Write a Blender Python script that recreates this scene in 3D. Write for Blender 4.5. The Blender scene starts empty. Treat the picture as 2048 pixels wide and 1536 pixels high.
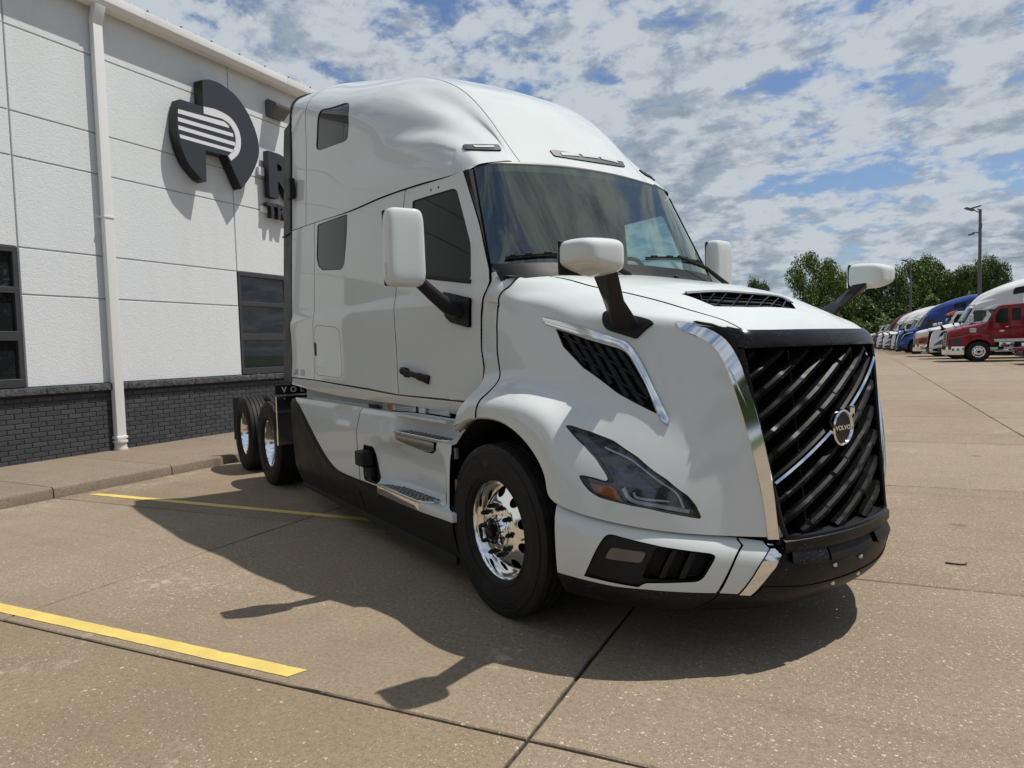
import bpy, bmesh, math, random
import numpy as np
from mathutils import Vector, Matrix
from mathutils.geometry import delaunay_2d_cdt
R=math.radians
random.seed(7)
scene=bpy.context.scene
# ------------------------------------------------------------------ camera, sky, sun, exposure
cam_d=bpy.data.cameras.new('camera'); cam=bpy.data.objects.new('camera',cam_d); scene.collection.objects.link(cam); scene.camera=cam
cam_d.sensor_width=36; cam_d.lens=1332.4292*36/2048; cam_d.clip_end=3000; cam_d.clip_start=.05
def _cam():
    yaw,pitch,roll=-0.4674,-0.0533,-0.028
    cy,sy,cp,sp=math.cos(yaw),math.sin(yaw),math.cos(pitch),math.sin(pitch)
    f=Vector((sy*cp,cy*cp,sp)); r=Vector((cy,-sy,0)); u=r.cross(f)
    r2=math.cos(roll)*r+math.sin(roll)*u; u2=-math.sin(roll)*r+math.cos(roll)*u
    M=Matrix((r2,u2,-f)).transposed().to_4x4(); M.translation=(0,0,1.555); return M
cam.matrix_world=_cam()
SUN_DIR=Vector((0.338,0.222,0.915)).normalized()
SUN_EL=math.asin(SUN_DIR.z); SUN_AZ=math.atan2(SUN_DIR.x,SUN_DIR.y)
world=bpy.data.worlds.new('World'); scene.world=world; world.use_nodes=True
def build_world():
    nt=world.node_tree; N=nt.nodes; L=nt.links; N.clear()
    def n(t,**k):
        o=N.new(t)
        for a,b in k.items(): setattr(o,a,b)
        return o
    def math_(op,a,b=None,c=None):
        m=n('ShaderNodeMath',operation=op)
        for i,v in enumerate((a,b,c)):
            if v is None: continue
            if isinstance(v,(int,float)): m.inputs[i].default_value=v
            else: L.new(v,m.inputs[i])
        return m.outputs[0]
    sky=n('ShaderNodeTexSky',sky_type='NISHITA',sun_disc=False,sun_elevation=SUN_EL,sun_rotation=SUN_AZ,altitude=200,air_density=1.2,dust_density=1.0,ozone_density=2.5)
    tc=n('ShaderNodeTexCoord'); sep=n('ShaderNodeSeparateXYZ'); L.new(tc.outputs['Generated'],sep.inputs[0])
    z=math_('MAXIMUM',sep.outputs[2],0.0)
    den=math_('ADD',z,.26)
    px=math_('DIVIDE',sep.outputs[0],den); py=math_('DIVIDE',sep.outputs[1],den)
    cmb=n('ShaderNodeCombineXYZ'); L.new(px,cmb.inputs[0]); L.new(py,cmb.inputs[1])
    def noise(scale,detail,rough,off=(0,0,0),dist=0.0,vec=None,stretch=(1,1,1)):
        mp=n('ShaderNodeMapping'); mp.inputs['Location'].default_value=off; mp.inputs['Scale'].default_value=stretch
        L.new(vec or cmb.outputs[0],mp.inputs[0])
        t=n('ShaderNodeTexNoise'); t.inputs['Scale'].default_value=scale; t.inputs['Detail'].default_value=detail; t.inputs['Roughness'].default_value=rough; t.inputs['Distortion'].default_value=dist
        L.new(mp.outputs[0],t.inputs['Vector']); return t.outputs['Fac']
    big=noise(1.7,3,.5,(3.7,1.2,0)); mid=noise(7.4,13,.64,(1.3,7.7,0),.15)
    dens=math_('ADD',math_('MULTIPLY',big,.45),math_('MULTIPLY',mid,.55))
    # thicker cloud cover towards the horizon
    hz=math_('MULTIPLY',math_('POWER',math_('SUBTRACT',1.0,z),4.0),.075)
    dens=math_('ADD',dens,hz)
    rmp=n('ShaderNodeMapRange',interpolation_type='SMOOTHSTEP'); L.new(dens,rmp.inputs[0]); rmp.inputs[1].default_value=.425; rmp.inputs[2].default_value=.53
    # shading inside the clouds: the same field sampled a step towards the sun
    mid2=noise(7.4,10,.62,(1.3+.10,7.7+.066,0),.15); sh=math_('SUBTRACT',mid,mid2)
    shr=n('ShaderNodeMapRange'); L.new(sh,shr.inputs[0]); shr.inputs[1].default_value=-.13; shr.inputs[2].default_value=.13; shr.inputs[3].default_value=0; shr.inputs[4].default_value=1
    thick=n('ShaderNodeMapRange',interpolation_type='SMOOTHSTEP'); L.new(dens,thick.inputs[0]); thick.inputs[1].default_value=.50; thick.inputs[2].default_value=.64
    fine=noise(21,6,.6,(9.1,2.2,0)); tone=math_('ADD',math_('SUBTRACT',math_('MULTIPLY_ADD',shr.outputs[0],.62,.30),math_('MULTIPLY',thick.outputs[0],.34)),math_('MULTIPLY_ADD',fine,.5,-.25))
    cr=n('ShaderNodeValToRGB'); L.new(tone,cr.inputs[0])
    e=cr.color_ramp.elements; e[0].position=0.0; e[0].color=(.30,.375,.475,1); e[1].position=.62; e[1].color=(.76,.83,.90,1)
    m=cr.color_ramp.elements.new(.3); m.color=(.465,.545,.64,1)
    sc=n('ShaderNodeVectorMath',operation='SCALE'); L.new(cr.outputs[0],sc.inputs[0]); sc.inputs['Scale'].default_value=CLOUD
    mx=n('ShaderNodeMix',data_type='RGBA'); L.new(math_('MULTIPLY',rmp.outputs[0],.97),mx.inputs[0]); 
    sk=n('ShaderNodeVectorMath',operation='MULTIPLY'); L.new(sky.outputs[0],sk.inputs[0]); sk.inputs[1].default_value=SKYTINT
    L.new(sk.outputs[0],mx.inputs['A']); L.new(sc.outputs[0],mx.inputs['B'])
    bg=n('ShaderNodeBackground'); bg.inputs[1].default_value=.1; L.new(mx.outputs['Result'],bg.inputs[0])
    out=n('ShaderNodeOutputWorld'); L.new(bg.outputs[0],out.inputs[0])
CLOUD=7.1; SKYTINT=(.78,.84,.98)
build_world()
sun_d=bpy.data.lights.new('sun','SUN'); sun=bpy.data.objects.new('sun',sun_d); scene.collection.objects.link(sun)
sun_d.energy=4.6; sun_d.angle=R(.5); sun_d.color=(1,.955,.88); sun.rotation_euler=SUN_DIR.to_track_quat('Z','Y').to_euler(); sun.location=(0,0,30)
scene.view_settings.view_transform='Standard'; scene.view_settings.look='None'; scene.view_settings.exposure=0; scene.view_settings.gamma=1
scene.view_settings.use_curve_mapping=False
scene.render.engine='CYCLES'
# ------------------------------------------------------------------ helpers
COL=scene.collection
def mk(name,verts,faces,mat,parent=None,smooth=False,normals=None,mats=None,midx=None):
    me=bpy.data.meshes.new(name); me.from_pydata([tuple(map(float,v)) for v in verts],[],[tuple(map(int,f)) for f in faces]); me.update()
    if mats:
        for m in mats: me.materials.append(m)
        if midx is not None: me.polygons.foreach_set('material_index',midx)
    elif mat: me.materials.append(mat)
    if smooth: me.polygons.foreach_set('use_smooth',[True]*len(me.polygons))
    if normals is not None: me.normals_split_custom_set_from_vertices([tuple(map(float,n)) for n in normals])
    o=bpy.data.objects.new(name,me); COL.objects.link(o)
    if parent: o.parent=parent
    return o
def empty(name,loc=(0,0,0),rz=0,label=None,cat=None,group=None,kind=None):
    o=bpy.data.objects.new(name,None); COL.objects.link(o); o.location=loc; o.rotation_euler=(0,0,rz); o.empty_display_size=.2
    tag(o,label,cat,group,kind); return o
def tag(o,label=None,cat=None,group=None,kind=None):
    if label: o['label']=label
    if cat: o['category']=cat
    if group: o['group']=group
    if kind: o['kind']=kind
    return o
def kids(o): return [c for c in bpy.data.objects if c.parent==o]
def copy_tree(o,parent=None):
    c=o.copy(); COL.objects.link(c)
    if parent: c.parent=parent
    for k in list(o.children): copy_tree(k,c)
    return c
class MB:
    """collects simple solids into one mesh"""
    def __init__(s): s.v=[];s.f=[];s.sm=[];s.mi=[];s.cur=0
    def add(s,v,f,sm=False):
        b=len(s.v); s.v+= [tuple(p) for p in v]; s.f+=[tuple(i+b for i in q) for q in f]; s.sm+=[sm]*len(f); s.mi+=[s.cur]*len(f); return s
    def box(s,x0,x1,y0,y1,z0,z1):
        v=[(x,y,z) for x in (x0,x1) for y in (y0,y1) for z in (z0,z1)]
        return s.add(v,[(0,1,3,2),(4,6,7,5),(0,4,5,1),(2,3,7,6),(0,2,6,4),(1,5,7,3)])
    def prism(s,poly,a,b,axis='x',cap=True):
        """extrude a 2D polygon between a and b along axis; poly in the two remaining axes (order kept)"""
        def P(u,v,w): return {'x':(w,u,v),'y':(u,w,v),'z':(u,v,w)}[axis]
        n=len(poly); v=[P(u,w,a) for u,w in poly]+[P(u,w,b) for u,w in poly]
        f=[(i,(i+1)%n,n+(i+1)%n,n+i) for i in range(n)]
        if cap: f+=[tuple(range(n))[::-1],tuple(range(n,2*n))]
        return s.add(v,f)
    def tube(s,pts,r,n=8,cap=True,flat=1.0,up=(0,0,1)):
        pts=[Vector(p) for p in pts]; rr=r if isinstance(r,(list,tuple)) else [r]*len(pts)
        v=[];prev=None
        for i,p in enumerate(pts):
            t=(pts[min(i+1,len(pts)-1)]-pts[max(i-1,0)]).normalized()
            a=Vector(up) if prev is None else prev
            b=t.cross(a)
            if b.length<1e-4: b=t.cross(Vector((1,0,0)))
            b.normalize(); a=b.cross(t).normalized(); prev=a
            for k in range(n):
                c=2*math.pi*k/n; v.append(p+(a*math.cos(c)*flat+b*math.sin(c))*rr[i])
        f=[]
        for i in range(len(pts)-1):
            for k in range(n): f.append((i*n+k,i*n+(k+1)%n,(i+1)*n+(k+1)%n,(i+1)*n+k))
        s.add(v,f,True)
        if cap:
            m=len(pts)-1; s.add([v[k] for k in range(n)],[tuple(range(n))[::-1]]); s.add([v[m*n+k] for k in range(n)],[tuple(range(n))])
        return s
    def lathe(s,prof,n=32,axis='y',c=(0,0,0),closed=False,sm=True):
        """prof: (along axis, radius)"""
        v=[]
        for a,r in prof:
            for k in range(n):
                t=2*math.pi*k/n; u,w=r*math.cos(t),r*math.sin(t)
                p={'y':(u,a,w),'x':(a,u,w),'z':(u,w,a)}[axis]; v.append((p[0]+c[0],p[1]+c[1],p[2]+c[2]))
        m=len(prof); f=[(i*n+k,i*n+(k+1)%n,((i+1)%m)*n+(k+1)%n,((i+1)%m)*n+k) for i in range(m if closed else m-1) for k in range(n)]
        return s.add(v,f,sm)
    def disc(s,c,r,n=24,axis='y'):
        v=[]
        for k in range(n):
            t=2*math.pi*k/n; u,w=r*math.cos(t),r*math.sin(t)
            p={'y':(u,0,w),'x':(0,u,w),'z':(u,w,0)}[axis]; v.append((p[0]+c[0],p[1]+c[1],p[2]+c[2]))
        return s.add(v,[tuple(range(n))])
    def build(s,name,mat,parent=None,bevel=0,seg=2,mats=None,autosm=None,recalc=True,mirror=False):
        v=s.v; f=s.f
        if mirror: v=[(x,-y,z) for x,y,z in v]; f=[q[::-1] for q in f]
        me=bpy.data.meshes.new(name); me.from_pydata(v,[],f); me.update()
        if mats:
            for m in mats: me.materials.append(m)
            me.polygons.foreach_set('material_index',s.mi)
        else: me.materials.append(mat)
        me.polygons.foreach_set('use_smooth',s.sm)
        if recalc or bevel:
            bm=bmesh.new(); bm.from_mesh(me)
            if bevel:
                bmesh.ops.remove_doubles(bm,verts=bm.verts,dist=1e-5)
                bmesh.ops.recalc_face_normals(bm,faces=bm.faces)
                es=[e for e in bm.edges if len(e.link_faces)==2 and e.calc_face_angle(0)>R(25)]
                bmesh.ops.bevel(bm,geom=es,offset=bevel,segments=seg,affect='EDGES',profile=.6,clamp_overlap=True)
                for q in bm.faces: q.smooth=True
            else: bmesh.ops.recalc_face_normals(bm,faces=bm.faces)
            bm.to_mesh(me); bm.free()
            if bevel: me.set_sharp_from_angle(angle=R(35))
            elif any(s.sm): me.set_sharp_from_angle(angle=R(40))
        o=bpy.data.objects.new(name,me); COL.objects.link(o)
        if parent: o.parent=parent
        return o
# --- panels cut from parametric surfaces
def inpoly(pts,poly):
    pts=np.asarray(pts); poly=np.asarray(poly); x,y=pts[:,0],pts[:,1]; c=np.zeros(len(pts),bool); n=len(poly); j=n-1
    for i in range(n):
        xi,yi=poly[i]; xj,yj=poly[j]
        if yi!=yj:
            m=((yi>y)!=(yj>y))&(x<(xj-xi)*(y-yi)/(yj-yi)+xi); c^=m
        j=i
    return c
def dens(poly,step,closed=True):
    out=[]; n=len(poly)
    for i in range(n if closed else n-1):
        a=np.array(poly[i],float); b=np.array(poly[(i+1)%n],float); k=max(1,int(math.ceil(np.linalg.norm(b-a)/step)))
        for t in range(k): out.append(a+(b-a)*t/k)
    if not closed: out.append(np.array(poly[-1],float))
    return np.array(out)
def rnd(poly,r,seg=4,closed=True,scale=(1,1)):
    """round the corners of a polygon; r in metric units"""
    P=[np.array(p,float)*scale for p in poly]; n=len(P); out=[]
    for i in range(n):
        if not closed and i in (0,n-1): out.append(P[i]); continue
        a,b,c=P[i-1],P[i],P[(i+1)%n]; u=a-b; v=c-b; lu,lv=np.linalg.norm(u),np.linalg.norm(v)
        if lu<1e-6 or lv<1e-6: continue
        d=min(r,lu*.45,lv*.45); p0=b+u/lu*d; p1=b+v/lv*d
        for k in range(seg+1):
            t=k/seg; out.append((1-t)**2*p0+2*t*(1-t)*b+t*t*p1)
    return [tuple(p/np.array(scale)) for p in out]
def spl(pts,n=8,closed=False):
    """Catmull-Rom through points (any dimension)"""
    P=[np.array(p,float) for p in pts]; m=len(P); out=[]
    rng=range(m) if closed else range(m-1)
    for i in rng:
        p1,p2=P[i],P[(i+1)%m]; p0=P[i-1] if (closed or i>0) else 2*p1-p2; p3=P[(i+2)%m] if (closed or i+2<m) else 2*p2-p1
        for k in range(n):
            t=k/n; out.append(.5*((2*p1)+(-p0+p2)*t+(2*p0-5*p1+4*p2-p3)*t*t+(-p0+3*p1-3*p2+p3)*t**3))
    if not closed: out.append(P[-1])
    return [tuple(p) for p in out]
INNER=np.array([-.2,0,1.0])
def snormal(S,st,ref=None):
    st=np.atleast_2d(st); h=np.array([2e-3/ S.scale[0]*1,0]); k=np.array([0,2e-3/S.scale[1]])
    P=S(st); n=np.cross(S(st+h)-S(st-h),S(st+k)-S(st-k)); l=np.linalg.norm(n,axis=1,keepdims=True); n=n/np.maximum(l,1e-12)
    r=P-np.array([0,0,1.2])*1.0; r[:,0]=P[:,0]-np.clip(P[:,0]-.6,-9,.7) if ref is None else r[:,0]
    if ref is not None: r=np.tile(np.array(ref,float),(len(P),1))
    else:
        c=P.copy(); c[:,1]*=0; c[:,2]=np.minimum(P[:,2]-.25,1.2+0*c[:,2]); c[:,0]=np.minimum(P[:,0]-.4,.4); r=P-c
    s=np.sign((n*r).sum(1,keepdims=True)); s[s==0]=1
    return n*s
def region(S,outer,holes=(),step=.035,depth=.012,off=0.,ref=None,bstep=None,mirror=False,disp=None):
    """triangulated piece of surface S inside 'outer' minus 'holes' -> verts, faces, normals"""
    sc=np.array(S.scale); bstep=bstep or step
    loops=[dens(np.array(outer)*sc,bstep)]+[dens(np.array(h)*sc,min(bstep,.02)) for h in holes]
    lo=loops[0].min(0); hi=loops[0].max(0)
    gx=np.arange(lo[0]+step*.37,hi[0],step); gy=np.arange(lo[1]+step*.41,hi[1],step*.9)
    G=np.stack(np.meshgrid(gx,gy),-1).reshape(-1,2)
    if len(G):
        G[:,0]+=((np.arange(len(G))//len(gx))%2)*step*.5
        m=inpoly(G,loops[0])
        for h in loops[1:]: m&=~inpoly(G,h)
        G=G[m]
        B=np.concatenate([np.asarray(l) for l in loops])
        if len(G): 
            d=np.min(np.linalg.norm(G[:,None]-B[None],axis=2),axis=1) if len(G)*len(B)<4e7 else np.ones(len(G))
            G=G[d>step*.42]
    V=[];E=[]
    for l in loops:
        b=len(V); V+=[Vector(p) for p in l]; E+=[(b+i,b+(i+1)%len(l)) for i in range(len(l))]
    V+=[Vector(p) for p in G]
    r=delaunay_2d_cdt(V,E,[],0,1e-6)
    vo=np.array([tuple(v) for v in r[0]]); tri=[t for t in r[2]]
    T=np.array([t for t in tri if len(t)==3]); cen=vo[T].mean(1)
    m=inpoly(cen,loops[0])
    for h in loops[1:]: m&=~inpoly(cen,h)
    T=T[m]
    if disp is not None:
        S0=S; S=Func(lambda q:S0(q)+snormal(S0,q,ref)*disp(q)[:,None]); S.scale=S0.scale
    st=vo/sc; P=S(st); N=snormal(S,st,ref)
    P=P+N*off
    # orientation
    fn=np.cross(P[T[:,1]]-P[T[:,0]],P[T[:,2]]-P[T[:,0]]); fl=(fn*N[T[:,0]]).sum(1)<0; T[fl]=T[fl][:,::-1]
    verts=[p for p in P]; nor=[n for n in N]; faces=[tuple(t) for t in T]
    if depth:
        orig={}
        for l in loops:
            lst=np.asarray(l)/sc; LP=S(lst); LN=snormal(S,lst,ref)
            LP=LP+LN*off; n=len(lst); tg=np.roll(LP,-1,0)-np.roll(LP,1,0); 
            side=np.cross(tg,LN); side/=np.maximum(np.linalg.norm(side,axis=1,keepdims=True),1e-9)
            b=len(verts); verts+=list(LP)+list(LP-LN*depth); nor+=list(side)*2
            # choose orientation: outer loop side must point outwards of region
            ar=0.5*np.sum(l[:,0]*np.roll(l[:,1],-1)-np.roll(l[:,0],-1)*l[:,1])
            for i in range(n):
                j=(i+1)%n; faces.append((b+i,b+j,b+n+j,b+n+i))
    verts=np.array(verts); nor=np.array(nor)
    if mirror:
        verts=verts*[1,-1,1]; nor=nor*[1,-1,1]; faces=[f[::-1] for f in faces]
    return verts,faces,nor
def panel(name,S,outer,holes=(),mat=None,parent=None,**k):
    v,f,n=region(S,outer,holes,**k); return mk(name,v,f,mat,parent,True,n)
def on(S,st,off=0,ref=None,mirror=False):
    P=S(st)+snormal(S,st,ref)*off
    return P*[1,-1,1] if mirror else P
def ribbon(name,S,pts,width,mat,parent,off=.002,thick=.006,mirror=False,ref=None,closed=False):
    """thin raised strip following surface curve pts (param space)"""
    st=np.array(pts); P=on(S,st,off,ref); N=snormal(S,st,ref)
    if closed: t=np.roll(P,-1,0)-np.roll(P,1,0)
    else: t=np.gradient(P,axis=0)
    t/=np.linalg.norm(t,axis=1,keepdims=True); sd=np.cross(t,N); w=np.array(width)/2 if hasattr(width,'__len__') else np.full(len(P),width/2)
    w=w[:,None]; prof=[(-1,-thick),(-1,0),(-.6,thick*.5),(.6,thick*.5),(1,0),(1,-thick)]
    V=[];n=len(P)
    for a,h in prof: V.append(P+sd*w*a+N*h)
    V=np.concatenate(V); F=[]; m=len(prof); r=range(n) if closed else range(n-1)
    for k in range(m-1):
        for i in r:
            j=(i+1)%n; F.append((k*n+i,k*n+j,(k+1)*n+j,(k+1)*n+i))
    if not closed: F+=[tuple(k*n for k in range(m)),tuple(k*n+n-1 for k in range(m))[::-1]]
    if mirror: V=V*[1,-1,1]
    o=mk(name,V,F,mat,parent,True)
    bm=bmesh.new(); bm.from_mesh(o.data); bmesh.ops.recalc_face_normals(bm,faces=bm.faces); bm.to_mesh(o.data); bm.free(); o.data.set_sharp_from_angle(angle=R(40))
    return o
def rbox(name,c,size,mat,parent,bevel=.01,rot=None,seg=3):
    m=MB().box(-size[0]/2,size[0]/2,-size[1]/2,size[1]/2,-size[2]/2,size[2]/2)
    o=m.build(name,mat,parent,bevel=bevel,seg=seg); o.location=c
    if rot: o.rotation_euler=rot
    return o
def text_mesh(name,txt,size,mat,parent,matrix,extrude=.004,bold=0,spacing=1.0,font=None):
    cu=bpy.data.curves.new(name,'FONT'); cu.body=txt; cu.size=size; cu.extrude=extrude; cu.offset=bold; cu.space_character=spacing; cu.resolution_u=6
    o=bpy.data.objects.new(name,cu); COL.objects.link(o); 
    dg=bpy.context.evaluated_depsgraph_get(); me=bpy.data.meshes.new_from_object(o.evaluated_get(dg)); bpy.data.objects.remove(o); bpy.data.curves.remove(cu)
    me.materials.clear(); me.materials.append(mat); me.name=name
    o=bpy.data.objects.new(name,me); COL.objects.link(o); 
    if parent: o.parent=parent
    o.matrix_local=matrix; return o
def frame_matrix(o,xd,yd):
    x=Vector(xd).normalized(); y=Vector(yd); z=x.cross(y).normalized(); y=z.cross(x).normalized()
    M=Matrix((x,y,z)).transposed().to_4x4(); M.translation=o; return M
# ------------------------------------------------------------------ materials
MATS={}
def mat(name,color=(.5,.5,.5),rough=.5,metal=0,coat=0,coat_rough=.03,spec=.5,trans=0,ior=1.45,emis=None,alpha=1):
    if name in MATS: return MATS[name]
    m=bpy.data.materials.new(name); m.use_nodes=True; b=m.node_tree.nodes['Principled BSDF']; I=b.inputs
    I['Base Color'].default_value=(*color,1); I['Roughness'].default_value=rough; I['Metallic'].default_value=metal; I['Coat Weight'].default_value=coat; I['Coat Roughness'].default_value=coat_rough
    I['Specular IOR Level'].default_value=spec; I['Transmission Weight'].default_value=trans; I['IOR'].default_value=ior; I['Alpha'].default_value=alpha
    if emis: I['Emission Color'].default_value=(*emis[:3],1); I['Emission Strength'].default_value=emis[3]
    MATS[name]=m; return m
class NG:
    def __init__(s,m): s.nt=m.node_tree; s.N=s.nt.nodes; s.L=s.nt.links; s.b=s.N['Principled BSDF']
    def n(s,t,**k):
        o=s.N.new(t)
        for a,b in k.items(): setattr(o,a,b)
        return o
    def set(s,o,k,v):
        if isinstance(v,bpy.types.NodeSocket): s.L.new(v,o.inputs[k])
        else: o.inputs[k].default_value=v
    def coord(s,kind='Object',scale=(1,1,1),loc=(0,0,0)):
        t=s.n('ShaderNodeTexCoord'); m=s.n('ShaderNodeMapping'); m.inputs['Scale'].default_value=scale; m.inputs['Location'].default_value=loc
        if kind=='World':
            g=s.n('ShaderNodeNewGeometry'); s.L.new(g.outputs['Position'],m.inputs[0])
        else: s.L.new(t.outputs[kind],m.inputs[0])
        return m.outputs[0]
    def noise(s,vec,scale,detail=3,rough=.5,dist=0):
        t=s.n('ShaderNodeTexNoise'); s.L.new(vec,t.inputs['Vector']); t.inputs['Scale'].default_value=scale; t.inputs['Detail'].default_value=detail; t.inputs['Roughness'].default_value=rough; t.inputs['Distortion'].default_value=dist
        return t.outputs['Fac']
    def voro(s,vec,scale,feature='F1',out='Distance',rand=1):
        t=s.n('ShaderNodeTexVoronoi',feature=feature); s.L.new(vec,t.inputs['Vector']); t.inputs['Scale'].default_value=scale; t.inputs['Randomness'].default_value=rand
        return t.outputs[out]
    def m(s,op,a,b=0.,c=None,clamp=False):
        o=s.n('ShaderNodeMath',operation=op,use_clamp=clamp); s.set(o,0,a); s.set(o,1,b)
        if c is not None: s.set(o,2,c)
        return o.outputs[0]
    def ramp(s,f,a,b,lo=0.,hi=1.,sm=True):
        o=s.n('ShaderNodeMapRange',interpolation_type='SMOOTHSTEP' if sm else 'LINEAR'); s.set(o,0,f); s.set(o,1,a); s.set(o,2,b); s.set(o,3,lo); s.set(o,4,hi); return o.outputs[0]
    def mix(s,f,a,b,mode='MIX'):
        o=s.n('ShaderNodeMix',data_type='RGBA',blend_type=mode); s.set(o,0,f)
        for k,v in (('A',a),('B',b)):
            if isinstance(v,bpy.types.NodeSocket): s.L.new(v,o.inputs[k])
            else: o.inputs[k].default_value=(*v,1)
        return o.outputs['Result']
    def bump(s,h,strength=.3,dist=.01,normal=None):
        o=s.n('ShaderNodeBump'); s.set(o,'Height',h); o.inputs['Strength'].default_value=strength; o.inputs['Distance'].default_value=dist
        if normal is not None: s.L.new(normal,o.inputs['Normal'])
        return o.outputs[0]
    def out(s,**k):
        for a,v in k.items():
            a=a.replace('_',' ')
            if isinstance(v,bpy.types.NodeSocket): s.L.new(v,s.b.inputs[a])
            else: s.b.inputs[a].default_value=v
def objrand(g):
    return g.n('ShaderNodeObjectInfo').outputs['Random']
# white truck paint with a little road film
def paint(name,color,dirt=.35,flake=0):
    m=mat(name,color,.32,0,1,.025); g=NG(m); v=g.coord('World')
    n1=g.noise(v,1.7,5,.6); n2=g.noise(v,60,3,.6); film=g.m('MULTIPLY',g.ramp(n1,.35,.75),dirt*.25)
    c=g.mix(film,color,tuple(a*.82*b for a,b in zip(color,(1,.96,.88))))
    sp=g.voro(v,70); spk=g.m('MULTIPLY',g.m('LESS_THAN',sp,.035),g.ramp(g.noise(v,5,2),.55,.62))
    c=g.mix(g.m('MULTIPLY',spk,dirt),c,(.08,.07,.06))
    g.out(Base_Color=c,Roughness=.75,Specular_IOR_Level=.12,Coat_Roughness=g.ramp(n1,.3,.8,.015,.06),Coat_Weight=.75)
    return m
M={}
M['white']=paint('white_paint',(.585,.62,.615))
def plastic(name,color,rough,speck=.0,bump=.15,scale=900):
    m=mat(name,color,rough); g=NG(m); v=g.coord('World')
    n=g.noise(v,scale*.3,2,.6); n1=g.noise(v,4,4,.6)
    c=g.mix(g.ramp(n1,.3,.75),color,tuple(a*1.35+.004 for a in color))
    if speck:
        w=g.n('ShaderNodeMapping'); w.inputs['Scale'].default_value=(1,1,.28); g.L.new(v,w.inputs[0])
        d=g.voro(w.outputs[0],120); cell=g.noise(v,9,3); sp=g.m('MULTIPLY',g.m('LESS_THAN',d,.16),g.ramp(cell,.42,.62))
        c=g.mix(g.m('MULTIPLY',sp,speck),c,(.34,.32,.28))
    g.out(Base_Color=c,Specular_IOR_Level=.24,Roughness=g.ramp(n1,.3,.8,rough*.85,min(1,rough*1.2)),Normal=g.bump(n,bump,.0006))
    return m
M['blkplastic']=plastic('textured_black_plastic',(.0095,.0095,.0105),.5)
M['bumperblk']=plastic('spattered_black_plastic',(.0075,.0072,.0072),.45,speck=.50)
M['gloss']=plastic('gloss_black',(.006,.006,.007),.18,speck=.30,bump=.02)
M['barblk']=plastic('grille_bar_black',(.0022,.0022,.0025),.34,speck=.40,bump=.03); NG(M['barblk']).b.inputs['Specular IOR Level'].default_value=.07
M['darkrecess']=mat('dark_recess',(.006,.006,.006),.8)
M['rubber']=mat('rubber_seal',(.012,.012,.012),.6)
M['gap']=mat('panel_gap',(.01,.01,.01),.8)
m=mat('chrome',(.78,.78,.79),.075,1); M['chrome']=m
m=mat('brushed_aluminium',(.62,.63,.64),.28,1); g=NG(m); v=g.coord('World',(1,1,1)); g.out(Roughness=g.ramp(g.noise(v,25,4),.3,.7,.2,.36)); M['alu']=m
m=mat('polished_wheel_aluminium',(.90,.90,.90),.08,1); g=NG(m); g.out(Roughness=g.ramp(g.noise(g.coord('Object'),9,3),.3,.7,.08,.16)); M['wheel']=m
m=mat('tyre_rubber',(.012,.012,.012),.62,spec=.3); g=NG(m); v=g.coord('World'); n=g.noise(v,7,5); g.out(Base_Color=g.mix(g.ramp(n,.4,.75),(.0095,.0095,.0095),(.022,.020,.018)),Roughness=g.ramp(n,.3,.7,.5,.72),Normal=g.bump(g.noise(v,180,2),.2,.001)); M['tyre']=m
m=mat('window_glass_tinted',(.010,.013,.012),.03,0,0,.02,.22); g=NG(m); g.out(Base_Color=g.mix(g.ramp(g.noise(g.coord('World'),.9,2),.3,.7),(.012,.016,.015),(.020,.024,.023))); M['tint']=m
# see-through glass: thin, cheap
def glass(name,tint,rough=.02,mixr=1.0,fres=1.5,base=0.):
    m=bpy.data.materials.new(name); m.use_nodes=True; nt=m.node_tree; N=nt.nodes; L=nt.links; N.clear()
    t=N.new('ShaderNodeBsdfTransparent'); t.inputs[0].default_value=(*tint,1); gl=N.new('ShaderNodeBsdfGlossy'); gl.inputs['Roughness'].default_value=rough; gl.inputs[0].default_value=(.90,.96,.82,1)
    fr=N.new('ShaderNodeLayerWeight'); fr.inputs[0].default_value=.5; pw=N.new('ShaderNodeMath'); pw.operation='POWER'; L.new(fr.outputs['Facing'],pw.inputs[0]); pw.inputs[1].default_value=3.6; mx=N.new('ShaderNodeMixShader'); a=N.new('ShaderNodeMath'); a.operation='MULTIPLY_ADD'; L.new(pw.outputs[0],a.inputs[0]); a.inputs[1].default_value=mixr; a.inputs[2].default_value=base; a.use_clamp=True
    L.new(a.outputs[0],mx.inputs[0]); L.new(t.outputs[0],mx.inputs[1]); L.new(gl.outputs[0],mx.inputs[2]); o=N.new('ShaderNodeOutputMaterial'); L.new(mx.outputs[0],o.inputs[0]); MATS[name]=m; return m
M['wsglass']=glass('windscreen_glass',(.60,.70,.66),.012,1.0,1.52,.16)
M['sideglass']=glass('side_window_glass',(.55,.74,.72),.01,1.0,1.52,.05)
M['clearlens']=glass('clear_lens',(.86,.88,.9),.02,.9,1.5,.045)
M['lamphouse']=mat('lamp_housing',(.055,.057,.07),.22,.3,.6)
M['amber']=mat('amber_reflector',(.34,.07,.012),.25,0,.8)
M['led']=mat('light_pipe',(.42,.44,.47),.12,.0,1)
M['interior']=mat('cab_interior_dark',(.05,.055,.055),.7)
M['satin']=mat('satin_aluminium',(.42,.42,.42),.34,1)
M['seat']=mat('seat_fabric',(.14,.14,.145),.85)
M['letter']=mat('silver_lettering',(.6,.6,.6),.25,.8)
M['whitelens']=mat('white_marker_lens',(.62,.62,.60),.2,0,1)
M['steel']=mat('painted_steel_grey',(.10,.105,.11),.5)
M['label_w']=mat('label_white',(.6,.6,.58),.5); M['label_o']=mat('label_orange',(.55,.17,.03),.5)
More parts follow.
